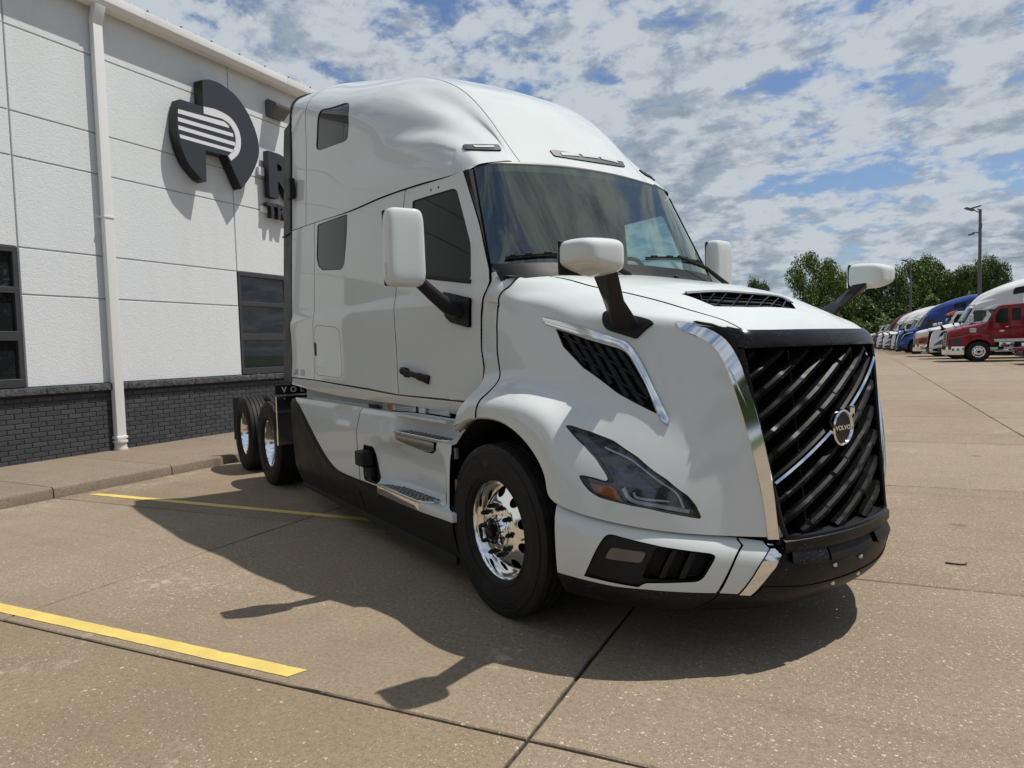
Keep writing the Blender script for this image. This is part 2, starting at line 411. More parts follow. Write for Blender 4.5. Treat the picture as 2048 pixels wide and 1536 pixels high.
M['frame']=mat('chassis_black',(.015,.015,.016),.6)
# ---- smooth parametric body surfaces (truck frame: x forward, y left, z up; metres)
def _K(n):
    A=np.zeros((n,n)); B=np.zeros((n,n)); A[0,0]=A[-1,-1]=1
    for i in range(1,n-1):
        A[i,i-1]=1; A[i,i]=4; A[i,i+1]=1
        B[i,i-1]=6; B[i,i]=-12; B[i,i+1]=6
    return np.linalg.solve(A,B)
def _W(u,n,K):
    u=np.asarray(u,float); i=np.clip(np.floor(u).astype(int),0,n-2); f=u-i
    W=np.zeros((len(u),n)); r=np.arange(len(u))
    W[r,i]+=1-f; W[r,i+1]+=f
    a=((1-f)**3-(1-f))/6; b=(f**3-f)/6
    return W+a[:,None]*K[i]+b[:,None]*K[i+1]
class Net:
    # P[row][col] ; s runs over columns, t over rows
    def __init__(self,P,mirror=True,scale=(.2,.2)):
        P=np.array(P,float)
        self.off=0
        if mirror:
            M=P[1:][::-1].copy(); M[...,1]*=-1
            P=np.concatenate([M,P],0); self.off=len(M)
        self.P=P; self.nr,self.nc=P.shape[:2]; self.Kr=_K(self.nr); self.Kc=_K(self.nc); self.scale=scale
    def __call__(self,st):
        st=np.atleast_2d(st); a=_W(st[:,0],self.nc,self.Kc); b=_W(st[:,1]+self.off,self.nr,self.Kr)
        return np.einsum('ni,nj,ijk->nk',b,a,self.P,optimize=True)
class Func:
    def __init__(self,f,scale=(1,1)): self.f=f; self.scale=scale
    def __call__(self,st): return self.f(np.atleast_2d(np.asarray(st,float)))
def sst(a,b,x):
    t=np.clip((np.asarray(x,float)-a)/(b-a),0,1); return t*t*(3-2*t)
HOOD_ROWS=[
[(.05,0,2.015),(.22,0,1.985),(.40,0,1.95),(.58,0,1.915),(.76,0,1.875),(.90,0,1.835),(1.02,0,1.79),(1.14,0,1.73),(1.23,0,1.67),(1.30,0,1.60)],
[(.04,-.38,2.005),(.21,-.37,1.975),(.39,-.36,1.94),(.57,-.34,1.905),(.75,-.33,1.86),(.89,-.32,1.82),(1.01,-.31,1.77),(1.13,-.3,1.715),(1.22,-.3,1.66),(1.285,-.3,1.602)],
[(.02,-.76,1.985),(.19,-.74,1.945),(.36,-.715,1.893),(.52,-.68,1.855),(.68,-.65,1.812),(.81,-.62,1.772),(.93,-.6,1.732),(1.05,-.57,1.692),(1.15,-.55,1.655),(1.235,-.53,1.606)],
[(-.17,-.98,1.955),(0,-.955,1.885),(.16,-.935,1.848),(.33,-.905,1.81),(.49,-.87,1.772),(.63,-.845,1.74),(.76,-.81,1.712),(.9,-.765,1.683),(1.045,-.70,1.64),(1.165,-.625,1.572)],
[(-.29,-1.03,1.86),(-.06,-1.005,1.82),(.12,-.985,1.777),(.29,-.96,1.738),(.46,-.935,1.70),(.6,-.905,1.66),(.74,-.865,1.615),(.89,-.81,1.56),(1.05,-.725,1.50),(1.198,-.64,1.45)],
[(-.36,-1.045,1.70),(-.12,-1.03,1.69),(.07,-1.015,1.665),(.25,-.995,1.63),(.43,-.97,1.59),(.58,-.94,1.545),(.73,-.90,1.49),(.89,-.845,1.42),(1.075,-.755,1.34),(1.25,-.614,1.28)],
[(-.37,-1.05,1.52),(-.14,-1.045,1.52),(.04,-1.04,1.50),(.22,-1.03,1.475),(.40,-1.01,1.44),(.56,-.985,1.40),(.71,-.95,1.34),(.88,-.90,1.26),(1.095,-.785,1.16),(1.296,-.586,1.08)],
[(-.37,-1.065,1.36),(-.15,-1.07,1.37),(.02,-1.075,1.37),(.2,-1.075,1.35),(.37,-1.065,1.32),(.53,-1.055,1.275),(.68,-1.03,1.21),(.89,-.97,1.11),(1.11,-.83,1.0),(1.318,-.562,.93)],
[(-.49,-1.15,1.215),(-.23,-1.185,1.255),(.03,-1.195,1.26),(.24,-1.2,1.25),(.42,-1.195,1.215),(.55,-1.185,1.14),(.65,-1.16,1.02),(.88,-1.07,.90),(1.115,-.88,.83),(1.334,-.540,.78)],
[(-.46,-1.2,1.05),(-.26,-1.215,1.13),(0,-1.22,1.163),(.22,-1.22,1.13),(.42,-1.22,1.03),(.54,-1.22,.89),(.60,-1.22,.785),(.84,-1.13,.725),(1.12,-.90,.677),(1.345,-.522,.635)],
]
HOOD=Net(HOOD_ROWS,True,(.2,.19))
ROOF_ROWS=[
[(-3.95,0,4.43),(-3.477,0,4.38),(-2.9,0,4.25),(-2.25,0,4.05),(-1.75,0,3.85),(-1.35,0,3.665),(-1.07,0,3.50),(-.845,0,3.30),(-.665,0,3.085),(-.445,0,2.815)],
[(-3.95,-.36,4.42),(-3.477,-.36,4.37),(-2.9,-.34,4.23),(-2.25,-.32,4.03),(-1.75,-.3,3.84),(-1.35,-.3,3.65),(-1.07,-.3,3.48),(-.85,-.3,3.27),(-.67,-.3,3.065),(-.45,-.3,2.81)],
[(-3.95,-.71,4.37),(-3.477,-.70,4.31),(-2.9,-.66,4.14),(-2.25,-.62,3.965),(-1.75,-.6,3.80),(-1.34,-.6,3.60),(-1.07,-.6,3.41),(-.86,-.6,3.215),(-.69,-.6,3.03),(-.463,-.6,2.785)],
[(-3.95,-.98,4.265),(-3.477,-.94,4.18),(-2.9,-.90,4.02),(-2.25,-.85,3.85),(-1.75,-.80,3.68),(-1.32,-.75,3.46),(-1.07,-.71,3.32),(-.88,-.67,3.17),(-.70,-.64,3.01),(-.48,-.68,2.80)],
[(-3.95,-1.075,4.10),(-3.477,-1.07,4.0),(-2.9,-1.05,3.82),(-2.25,-1.005,3.68),(-1.7,-.930,3.50),(-1.25,-.868,3.33),(-1.03,-.818,3.225),(-.86,-.76,3.11),(-.70,-.73,2.985),(-.495,-.75,2.793)],
[(-3.95,-1.09,3.8),(-3.477,-1.085,3.74),(-2.9,-1.08,3.60),(-2.25,-1.062,3.45),(-1.7,-.998,3.30),(-1.22,-.928,3.18),(-1.0,-.888,3.115),(-.83,-.845,3.03),(-.68,-.81,2.93),(-.51,-.82,2.782)],
[(-3.95,-1.10,3.5),(-3.477,-1.095,3.45),(-2.9,-1.09,3.35),(-2.25,-1.07,3.25),(-1.7,-1.035,3.17),(-1.22,-.99,3.085),(-1.0,-.96,3.035),(-.82,-.93,2.96),(-.67,-.89,2.885),(-.53,-.885,2.768)],
[(-3.95,-1.115,3.18),(-3.477,-1.11,3.15),(-2.9,-1.105,3.08),(-2.25,-1.10,3.0),(-1.7,-1.075,2.96),(-1.2,-1.035,2.91),(-.98,-1.01,2.88),(-.80,-.975,2.84),(-.665,-.935,2.81),(-.548,-.91,2.757)],
[(-3.95,-1.13,2.862),(-3.477,-1.125,2.835),(-2.9,-1.12,2.80),(-2.25,-1.12,2.762),(-1.7,-1.095,2.76),(-1.2,-1.055,2.747),(-.98,-1.03,2.738),(-.80,-.995,2.732),(-.68,-.965,2.735),(-.57,-.93,2.745)],
]
ROOF=Net(ROOF_ROWS,True,(.38,.28))
WS_ROWS=[ # across
[(-.445,0,2.81),(-.30,0,2.555),(-.155,0,2.30),(-.01,0,2.045)],
[(-.45,-.3,2.805),(-.308,-.31,2.55),(-.165,-.32,2.295),(-.02,-.33,2.04)],
[(-.463,-.6,2.785),(-.332,-.62,2.535),(-.20,-.64,2.285),(-.068,-.66,2.035)],
[(-.495,-.78,2.772),(-.378,-.81,2.525),(-.26,-.84,2.28),(-.142,-.87,2.03)],
[(-.56,-.915,2.75),(-.445,-.95,2.51),(-.33,-.985,2.27),(-.215,-1.02,2.03)],
]
WSHIELD=Net(WS_ROWS,True,(.28,.3))
def side_y(x,z):
    x=np.asarray(x,float); z=np.asarray(z,float)
    u=np.clip((x+3.95)/3.45,0,1.03)**3.0
    r=np.interp(z,[1.0,1.3,2.1,2.86,4.2],[1.195,1.20,1.165,1.13,1.075])
    f=np.interp(z,[1.0,1.3,1.80,1.90,1.96,2.03,2.75,3.2],[1.07,1.075,1.062,1.052,1.035,1.028,.955,.91])
    # soft belt line all along the side
    belt=.018*sst(1.97,1.87,z)-.018*sst(1.87,1.5,z)
    return -(r*(1-u)+f*u+belt*(1-u)*.8)
def _side(st):
    x,z=st[:,0],st[:,1]; return np.stack([x,side_y(x,z),z],-1)
SIDE=Func(_side)
def skirt_y(x,z):
    x=np.asarray(x,float); z=np.asarray(z,float)
    y=1.215-.05*sst(.42,.2,z)+.0*z
    # faceted break on the upper white area
    zb=.98-.12*sst(-3.8,-.6,x)
    y=y-.022*np.clip((z-zb)/.15,0,1)
    # scooped foot well over the lower step
    w=sst(-2.05,-1.2,x)*sst(.50,.56,z)*(1-sst(.72,.95,z))*(1-sst(-.72,-.52,x))
    y=y-.13*w
    y=y-.028*sst(1.06,1.10,z)-.125*sst(-1.44,-1.27,x)*sst(.958,.972,z)*(1-sst(1.0,1.14,z)*.5)
    return -y
def _skirt(st):
    x,z=st[:,0],st[:,1]; return np.stack([x,skirt_y(x,z),z],-1)
SKIRT=Func(_skirt)
def _bp(off,zs):
    plan=[(.62,-1.22),(.84,-1.135),(1.03,-1.01),(1.18,-.84),(1.285,-.66),(1.375,-.48),(1.43,-.25),(1.445,0)]
    out=[]
    for (x,y),z in zip(plan,zs):
        n=np.array([.75 if y>-.9 else .45,(-.66 if y<-.9 else -.66) if y<-.3 else 0]); n=n/np.linalg.norm(n)
        out.append((x+n[0]*off,y+n[1]*off,z))
    return out
BUMP_ROWS=[
_bp(-.032,[.772,.722,.69,.662,.635,.60,.582,.577]),
_bp(-.012,[.745,.697,.667,.64,.612,.578,.56,.553]),
_bp(.014,[.685,.63,.605,.58,.555,.525,.51,.505]),
_bp(.012,[.55,.52,.50,.48,.46,.45,.44,.435]),
_bp(-.01,[.42,.405,.39,.38,.37,.365,.36,.36]),
_bp(-.045,[.345,.335,.325,.32,.315,.31,.31,.31]),
_bp(-.085,[.30,.29,.28,.275,.27,.27,.27,.27]),
]
BUMPER=Net([list(r)+[(x,-y,z) for x,y,z in r[:-1][::-1]] for r in BUMP_ROWS],False,(.2,.08))
FEAT={'arch': [(-0.6638, 1.0622), (-0.4928, 0.9645), (-0.4396, 0.9305), (-0.4695, 0.8642), (-0.4865, 0.7334), (-0.4996, 0.5403), (-0.4488, 0.5143),
          (-0.4496, 0.4109), (-0.4828, 0.2661), (-0.4747, 0.227)],
 'bchrome': [(4.7971, 1.2041), (5.1416, 1.0668), (4.6243, 3.162), (4.2769, 4.042), (4.0059, 3.9671)],
 'bchrome2': [(4.6755, -0.2846), (5.0484, -0.4165), (5.0442, 0.7853), (4.7137, 0.9261)],
 'belt': [(-1.1967, 2.1153), (-0.4573, 1.999), (-0.4412, 1.977), (-0.4935, 1.9761), (-1.1954, 2.0935)],
 'blackcurve': [(-3.8941, 1.0896), (-3.6219, 1.0129), (-3.374, 0.858), (-3.1292, 0.7213), (-2.8974, 0.6), (-2.6733, 0.5176), (-2.4563, 0.4973),
                (-2.0245, 0.4936), (-1.6128, 0.5075), (-0.8687, 0.451), (-0.7785, 0.4543), (-0.5091, 0.4994)],
 'blackcurve2': [(-4.0653, 1.0858), (-3.8412, 1.0135), (-3.5894, 0.8328), (-3.2399, 0.6634), (-2.9555, 0.5502), (-2.7287, 0.4624), (-2.4704, 0.4313),
                 (-2.0671, 0.3852)],
 'bolts': [(6.3746, 2.4422), (7.1179, 2.5054), (7.1519, 4.1627), (6.3833, 3.9624)],
 'bottom': [(-4.0098, 0.0927), (-2.0482, 0.1391), (-0.5725, 0.1757)],
 'cap': [(-1.9346, 0.7899), (-1.7924, 0.7935), (-1.7721, 0.7398), (-1.7039, 0.5178), (-1.9528, 0.5166), (-2.0022, 0.7306)],
 'chinseam': [(3.4536, 3.9003), (3.0843, 5.4945), (2.8423, 6.0847)],
 'chrome_o': [(7.5488, 2.9536), (7.6878, 3.1421), (7.8336, 3.27), (8.2729, 3.312), (8.6101, 3.3748), (8.8738, 3.5562), (9.0007, 3.9914), (9.0064, 4.62),
              (9.0024, 5.3613), (9.0006, 6.5031), (9.004, 7.783), (8.993, 9.0803)],
 'clight': [(8.4791, 0.9421), (8.4698, 0.7665), (8.4892, 0.5616), (8.5013, 0.3384), (8.5057, 0.0987), (8.5027, -0.1529), (8.4907, -0.4122), (8.4664, -0.6761),
            (8.4263, -0.9416), (8.3688, -1.2078), (8.2948, -1.4954), (8.5168, -1.4349), (8.5706, -1.2842), (8.6234, -1.04), (8.6614, -0.8003),
            (8.6856, -0.5615), (8.6994, -0.325), (8.7064, -0.0922), (8.7097, 0.1352), (8.7094, 0.3533), (8.7041, 0.5584), (8.693, 0.7487), (8.6761, 0.924),
            (8.5787, 0.9331)],
 'creaseline': [(0.343, 0.6045), (1.8389, 0.9916), (4.0865, 0.7735)],
 'door': [(-1.3126, 2.7455), (-0.5957, 2.7242), (-0.4564, 2.4158), (-0.2771, 2.0442), (-0.2622, 1.9625), (-0.3186, 1.8868), (-0.3333, 1.7383),
          (-0.3294, 1.5509), (-0.2955, 1.4417), (-0.3151, 1.3477), (-0.524, 1.2189), (-1.3595, 1.238), (-1.3887, 1.5675), (-1.4232, 1.9439),
          (-1.3741, 2.3867)],
 'dots': [(-0.9675, 2.6765), (-0.8762, 2.6755)],
 'emboss': [(5.0796, 6.4658), (6.5503, 6.0928), (6.7686, 5.9835), (6.9768, 6.0728), (7.4333, 6.6355), (7.3509, 6.9555), (5.602, 7.3657)],
 'fog': [(1.2976, 2.2396), (2.0289, 2.2011), (1.9269, 2.7318), (1.1431, 2.8158)],
 'foginset': [(0.6134, 4.016), (1.1603, 1.733), (1.2363, 1.5564), (1.3403, 1.5), (2.3384, 1.7675), (3.3344, 1.8789), (3.4414, 1.9965), (3.4101, 2.2209),
              (3.1682, 3.1079), (3.0391, 3.2958), (1.9822, 3.5567), (1.7983, 3.8708)],
 'groove': [(-0.2075, 2.5002), (0.3159, 2.9255), (0.4388, 3.3215), (0.5079, 3.7819), (0.6615, 4.4079), (0.9261, 5.358), (0.9894, 5.9454), (1.07, 6.4144),
            (1.2528, 6.8732), (1.3715, 7.2152), (1.4567, 7.6693), (1.4422, 7.9857), (1.4694, 8.334), (1.5053, 9.0529)],
 'h1': [(-2.5867, 1.0527), (-2.4957, 1.0567), (-2.4555, 0.9584), (-2.251, 0.9563), (-2.2693, 0.9379), (-2.5252, 0.94)],
 'h2': [(-1.5484, 1.0401), (-1.4449, 1.0399), (-1.4525, 0.8989), (-1.5943, 0.8973)],
 'handle': [(-1.3051, 1.4378), (-1.2444, 1.4352), (-1.178, 1.4193), (-1.0574, 1.406), (-0.9493, 1.3791), (-0.9328, 1.3316), (-1.1589, 1.3662),
            (-1.2949, 1.3739)],
 'headlight': [(5.5464, 7.6035), (5.5938, 7.5476), (5.7418, 7.4732), (6.2737, 7.3225), (6.7493, 7.2349), (7.2689, 7.3029), (7.813, 7.5506), (8.1361, 7.8702),
               (8.2383, 8.122), (8.2917, 8.4333), (8.2876, 8.4883), (8.265, 8.5141), (8.0075, 8.4569), (7.6246, 8.3927), (7.1956, 8.4178), (6.8826, 8.4483),
               (6.695, 8.4002), (6.5295, 8.3034), (6.4347, 8.2282), (6.4361, 8.1936), (6.4748, 8.1571), (6.6829, 8.078), (6.8707, 8.0405), (6.905, 8.009),
               (6.9008, 7.9672), (6.8194, 7.8855), (6.5847, 7.7343), (6.2703, 7.653), (5.8433, 7.6176)],
 'hl_amber': [(6.6177, 8.246), (6.9618, 8.1134), (7.0564, 8.1192), (7.2467, 8.3641), (6.9688, 8.3962), (6.7647, 8.3933)],
 'hl_dark': [(6.4809, 7.383)],
 'hl_low': [(7.1787, 8.0428), (7.3679, 8.2787), (7.75, 8.2908), (8.1701, 8.3419)],
 'hl_low2': [(7.3604, 8.0639), (7.4558, 8.1736), (7.9078, 8.1014)],
 'hl_proj': [(6.863, 7.694), (7.2624, 7.5635), (7.7155, 7.9313), (7.3554, 7.9584), (7.0838, 7.9993)],
 'hl_up': [(6.9422, 7.4854), (7.5206, 7.6568), (7.9189, 8.0707)],
 'hl_up2': [(6.6207, 7.4412), (7.2072, 7.4231), (7.8328, 7.7138), (8.0121, 7.9077), (8.0989, 8.2433)],
 'hscoop': [(4.4545, 1.4818), (4.4509, 1.3777), (4.8842, 0.8169), (5.3733, 0.2935), (5.7578, -0.3528), (6.442, -0.2777), (7.1407, -0.0223), (6.7069, 1.0004),
            (6.1779, 1.5197), (5.3718, 1.5044)],
 'ldoor': [(-3.1556, 1.8049), (-3.0852, 1.832), (-2.5896, 1.7906), (-2.49, 1.7512), (-2.45, 1.3643), (-2.4883, 1.3345), (-3.0879, 1.3514), (-3.1605, 1.3758)],
 'lhandle': [(-3.1678, 1.6704), (-3.1191, 1.6501), (-3.1264, 1.5349), (-3.163, 1.5448)],
 'license': [(6.3456, -0.1658), (7.7299, 0.4389), (7.5116, 2.3327), (6.0549, 2.1347)],
 'lipseam': [(-3.9595, 1.3112), (-3.2028, 1.3023), (-1.3595, 1.238), (-0.524, 1.2189)],
 'lstep': [(-1.597, 0.4986), (-1.3329, 0.5301), (-1.1049, 0.5358), (-0.7921, 0.5331), (-0.7472, 0.5268), (-0.7783, 0.4578), (-0.8687, 0.451),
           (-1.6024, 0.4426)],
 'marker': [(7.5788, 5.9061), (7.5579, 5.6627), (7.7074, 5.4324), (7.8374, 5.1532), (7.9804, 4.8362), (8.1292, 4.4805), (8.2352, 4.1137), (8.2832, 3.773),
            (8.2999, 3.4216), (8.3384, 3.3363), (8.5326, 3.3558), (8.5719, 3.4811), (8.5528, 3.817), (8.5119, 4.1552), (8.4346, 4.5268), (8.3285, 4.9013),
            (8.2293, 5.2493), (8.1341, 5.5717), (8.006, 5.8561), (7.8199, 6.0654)],
 'marker_l': [(7.905, 5.3789), (7.9883, 5.1519), (8.0803, 4.9064), (8.1808, 4.6418), (8.2687, 4.3662), (8.33, 4.0969), (8.3632, 3.8467), (8.4626, 3.8292),
              (8.4256, 4.1261), (8.3551, 4.4498), (8.2552, 4.7796), (8.1522, 5.0907), (8.063, 5.3783)],
 'mbase': [(5.119, 3.2584), (5.1296, 3.08), (6.5319, 3.1356), (6.8951, 3.1766), (7.0784, 3.2657), (6.5667, 4.0101), (5.5007, 4.041), (5.3307, 3.8693)],
 'mfoot': [(5.4206, 3.3657), (6.7053, 3.4613), (6.3701, 3.8818), (5.6146, 3.9807)],
 'mount': [(-0.7321, 1.9429), (-0.4313, 1.883), (-0.4211, 1.868), (-0.4198, 1.7031), (-0.434, 1.6958), (-0.6231, 1.7366), (-0.68, 1.7725), (-0.7142, 1.8344)],
 'plate': [(-3.1128, 1.4317), (-2.9124, 1.4213), (-2.9125, 1.3839), (-3.1129, 1.3908)],
 'plateL': [(5.0892, 0.7322), (6.0005, 0.5568), (6.1764, 0.8199), (6.0195, 2.2036), (5.8032, 2.2277), (5.0832, 1.196)],
 'recess': [(-0.1281, 4.0461), (0.355, 4.1152), (0.7492, 6.0292), (0.2083, 5.9558)],
 'rwin': [(1.533, 5.5403), (1.6021, 4.7772), (1.641, 4.3039), (1.6905, 4.0812), (1.7897, 3.9881), (2.5442, 3.8548), (2.6673, 3.9436), (2.7277, 4.0932),
          (2.822, 4.8214), (2.7941, 5.3326), (2.6903, 5.4566), (1.7251, 5.6311)],
 'seam': [(4.0342, -0.2806), (4.0265, 0.8122), (4.1088, 1.2238), (3.4536, 3.9003)],
 'sensor': [(0.3239, 0.7478), (0.5931, 0.803), (0.7092, 0.7807), (0.7537, 0.7539), (0.7464, 0.0104), (0.7002, -0.0601), (0.3074, -0.0669), (0.146, 0.0099)],
 'top': [(-3.7897, 1.103), (-2.34, 1.0944), (-2.0171, 1.0878), (-1.407, 1.0945), (-1.1931, 1.094), (-0.6632, 1.0629)],
 'ustep': [(-1.3549, 0.9614), (-1.3319, 0.904), (-0.8711, 0.847), (-0.7844, 0.8478), (-0.6618, 0.8864), (-0.6649, 0.9641)],
 'vent': [(3.4054, 4.6662), (3.9467, 5.2583), (4.9739, 5.709), (6.4288, 5.9572), (7.4565, 5.9792), (7.2823, 5.6465), (7.0848, 5.3325), (6.4291, 4.7232),
          (6.2586, 4.6314), (6.0537, 4.6054), (5.4293, 4.6566), (4.7479, 4.7015)],
 'ventin': [(2.2433, 1.839), (3.3332, 1.9268), (3.4124, 2.0654), (3.1419, 3.1112), (2.9877, 3.2737), (1.9858, 3.4182), (1.9258, 3.3554)],
 'vnl': [(-3.8676, 1.3553), (-3.4059, 1.3524)],
 'vseam': [(-3.2233, 2.8078), (-3.1877, 1.3075)],
 'vslat1': [(2.5527, 1.8996), (2.6605, 1.899), (2.3751, 3.2956), (2.2671, 3.2929)],
 'vslat2': [(2.9169, 1.9286), (3.0425, 1.9664), (2.7872, 3.2465), (2.6648, 3.2394)],
 'vtrim_i': [(2.9665, 4.5451), (3.7834, 4.6177), (4.7132, 4.6103), (5.4954, 4.5464), (6.0513, 4.5054), (6.4784, 4.6998), (6.8195, 5.0554), (7.103, 5.3553),
             (7.348, 5.7082), (7.5677, 6.1185)],
 'vtrim_o': [(2.7186, 4.3042), (3.8531, 4.2845), (5.0024, 4.2775), (5.7927, 4.271), (6.277, 4.2825), (6.604, 4.5201), (6.9541, 4.8892), (7.2332, 5.255),
             (7.4838, 5.6027), (7.6819, 5.9785)],
 'wclear': [(0.2662, 3.4171), (0.2171, 1.8177), (0.2303, 1.2885), (0.254, 1.0333)],
 'whitebot': [(0.0951, 4.0056), (0.6134, 4.016), (1.3041, 3.9845), (1.7983, 3.8708), (2.564, 3.8414), (3.4256, 3.9004), (3.9767, 3.9836), (4.2769, 4.042)],
 'win': [(-1.2075, 2.6376), (-1.1907, 2.6453), (-0.7089, 2.6353), (-0.6648, 2.6186), (-0.5733, 2.4273), (-0.4823, 2.2313), (-0.4588, 1.9988), (-0.8113, 2.0531),
         (-1.1967, 2.1153)],
 'win2': [(-3.1124, 2.8082), (-2.3396, 2.7822), (-2.349, 2.6074), (-2.4039, 2.3307), (-2.468, 2.2872), (-2.9529, 2.3341), (-3.0738, 2.3879), (-3.1284, 2.4758)],
 'wiper1': [(2.6841, 3.4214), (2.6459, 2.6989), (2.6101, 1.9761), (2.6164, 1.5175)],
 'wiper2': [(2.6204, -0.4024), (2.5283, -1.1109), (2.4773, -1.8824), (2.4988, -3.1403)]}
# ------------------------------------------------------------------ the setting
WALLX=-10.327; CURBX=-8.06; CURBZ=.122
def gz(y): return .0103*min(max(y-12,0),28)
def make_concrete(name,base,dark,flake=.9,tint=.16):
    m=mat(name,base,.85); g=NG(m); v=g.coord('World')
    big=g.noise(v,.35,5,.62); mid=g.noise(v,2.3,6,.65,.4); fine=g.noise(v,38,4,.7); grain=g.noise(v,260,2,.7)
    c=g.mix(g.ramp(big,.33,.7),base,dark)
    c=g.mix(g.m('MULTIPLY',g.ramp(mid,.46,.72),.42),c,tuple(x*.72 for x in dark))
    c=g.mix(g.m('MULTIPLY',g.ramp(mid,.50,.28),.30),c,tuple(min(1,x*1.22) for x in base))
    c=g.mix(g.m('MULTIPLY',g.ramp(fine,.42,.66),.60),c,tuple(x*.55 for x in dark)); f2_=g.noise(v,95,3,.7); c=g.mix(g.ramp(f2_,.50,.68,0,.6),c,tuple(x*.45 for x in dark)); c=g.mix(g.ramp(f2_,.44,.30,0,.5),c,tuple(min(1,x*1.45) for x in base))
    c=g.mix(g.ramp(grain,.36,.70,.0,.62),c,tuple(x*.48 for x in dark))
    c=g.mix(g.ramp(grain,.42,.25,0,.45),c,tuple(x*1.5 for x in base))
    # exposed aggregate: pale stones showing through where the paste has worn off
    wv=g.n('ShaderNodeVectorMath',operation='ADD'); nn=g.n('ShaderNodeTexNoise'); g.L.new(v,nn.inputs['Vector']); nn.inputs['Scale'].default_value=30; nn.inputs['Detail'].default_value=2
    sc=g.n('ShaderNodeVectorMath',operation='SCALE'); g.L.new(nn.outputs['Color'],sc.inputs[0]); sc.inputs['Scale'].default_value=.028; g.L.new(v,wv.inputs[0]); g.L.new(sc.outputs[0],wv.inputs[1])
    geo=g.n('ShaderNodeSeparateXYZ'); g.L.new(v,geo.inputs[0])
    wear=g.m('ADD',g.noise(v,.55,3,.6),g.m('MULTIPLY',g.ramp(geo.outputs[0],-3.0,1.5),.17))
    patch=g.noise(v,4.5,3,.6)
    fl=None
    for s_,th,st in ((19,.17,.85),(34,.20,.95),(62,.26,.85),(120,.27,.6)):
        t=g.n('ShaderNodeTexVoronoi'); g.L.new(wv.outputs[0],t.inputs['Vector']); t.inputs['Scale'].default_value=s_
        cs=g.n('ShaderNodeSeparateColor'); g.L.new(t.outputs['Color'],cs.inputs[0])
        near=g.ramp(t.outputs['Distance'],th,th*.72); pick=g.m('LESS_THAN',cs.outputs[0],g.m('MULTIPLY',g.ramp(g.m('ADD',wear,g.m('MULTIPLY',patch,.3)),.52,.84),.66*flake))
        a=g.m('MULTIPLY',g.m('MULTIPLY',near,pick),st)
        stone=g.mix(cs.outputs[1],(.36,.30,.23),(.56,.50,.43)); c=g.mix(a,c,stone); fl=a if fl is None else g.m('MAXIMUM',fl,a)
    # scaled patches where the surface has flaked to pale mortar
    pw=g.noise(wv.outputs[0],1.1,5,.6,.5); pw2=g.noise(wv.outputs[0],16,5,.72); pa=g.m('MULTIPLY',g.ramp(pw,.56,.70),g.ramp(pw2,.50,.60)); c=g.mix(g.m('MULTIPLY',pa,.75*flake),c,(.44,.39,.31))
    # long faint stains
    sv=g.n('ShaderNodeMapping'); sv.inputs['Scale'].default_value=(.25,2.2,1); sv.inputs['Rotation'].default_value=(0,0,.25); g.L.new(v,sv.inputs[0]); stn=g.noise(sv.outputs[0],1.3,5,.6,.3); c=g.mix(g.ramp(stn,.55,.75,0,.35),c,tuple(x*.62 for x in dark))
    # oil drips and faint rolling marks
    od=g.voro(wv.outputs[0],.9); on_=g.noise(v,7,4,.6); c=g.mix(g.m('MULTIPLY',g.ramp(g.m('ADD',od,g.m('MULTIPLY',on_,.10)),.125,.075),.62),c,tuple(x*.35 for x in dark))
    tm=g.n('ShaderNodeMapping'); tm.inputs['Rotation'].default_value=(0,0,.50); tm.inputs['Scale'].default_value=(.10,3.0,1); g.L.new(v,tm.inputs[0]); tn=g.noise(tm.outputs[0],1.6,3,.55,.15); c=g.mix(g.m('MULTIPLY',g.ramp(tn,.60,.70),g.ramp(fine,.3,.6,.1,.34)),c,tuple(x*.50 for x in dark))
    r=objrand(g); c=g.mix(g.m('MULTIPLY',r,tint),c,(.31,.28,.24)); 
    c=g.mix(g.ramp(r,.6,.0,0,.16),c,tuple(x*.70 for x in dark)); 
    hgt=g.m('ADD',g.m('MULTIPLY',grain,.6),g.m('ADD',fine,g.m('MULTIPLY',fl,.4)))
    g.out(Base_Color=c,Roughness=g.ramp(fine,.3,.7,.74,.95),Normal=g.bump(hgt,.45,.006)); return m
CONC=make_concrete('worn_concrete',(.318,.238,.155),(.250,.186,.120))
CONC2=make_concrete('sidewalk_concrete',(.28,.215,.155),(.225,.172,.124),flake=.12)
m=mat('joint_dirt',(.035,.030,.026),.95); g=NG(m); g.out(Base_Color=g.mix(g.ramp(g.noise(g.coord('World'),30,3),.4,.7),(.018,.017,.016),(.07,.058,.044)))
M['joint']=m
m=mat('grass',(.06,.10,.025),.9); g=NG(m); v=g.coord('World'); c=g.mix(g.ramp(g.noise(v,.3,5),.35,.7),(.055,.095,.022),(.095,.12,.035)); c=g.mix(g.ramp(g.noise(v,25,3),.4,.7),c,(.03,.055,.015)); g.out(Base_Color=c,Normal=g.bump(g.noise(v,30,3),.6,.05)); M['grass']=m
# ground sheet: one terrain out to the horizon
ys=[-600,-60,12]+[12+28*i/10 for i in range(1,11)]+[60,120,300,1500]; xs=[-700,-60,-8,8,30,120,1500]
V=[(x,y,gz(y)-.016 if -20<x<60 else gz(y)-.02) for y in ys for x in xs]; nx=len(xs)
ground=mk('ground',V,[(j*nx+i,j*nx+i+1,(j+1)*nx+i+1,(j+1)*nx+i) for j in range(len(ys)-1) for i in range(nx-1)],M['joint']); tag(ground,kind='structure',label='bare ground under the concrete yard')
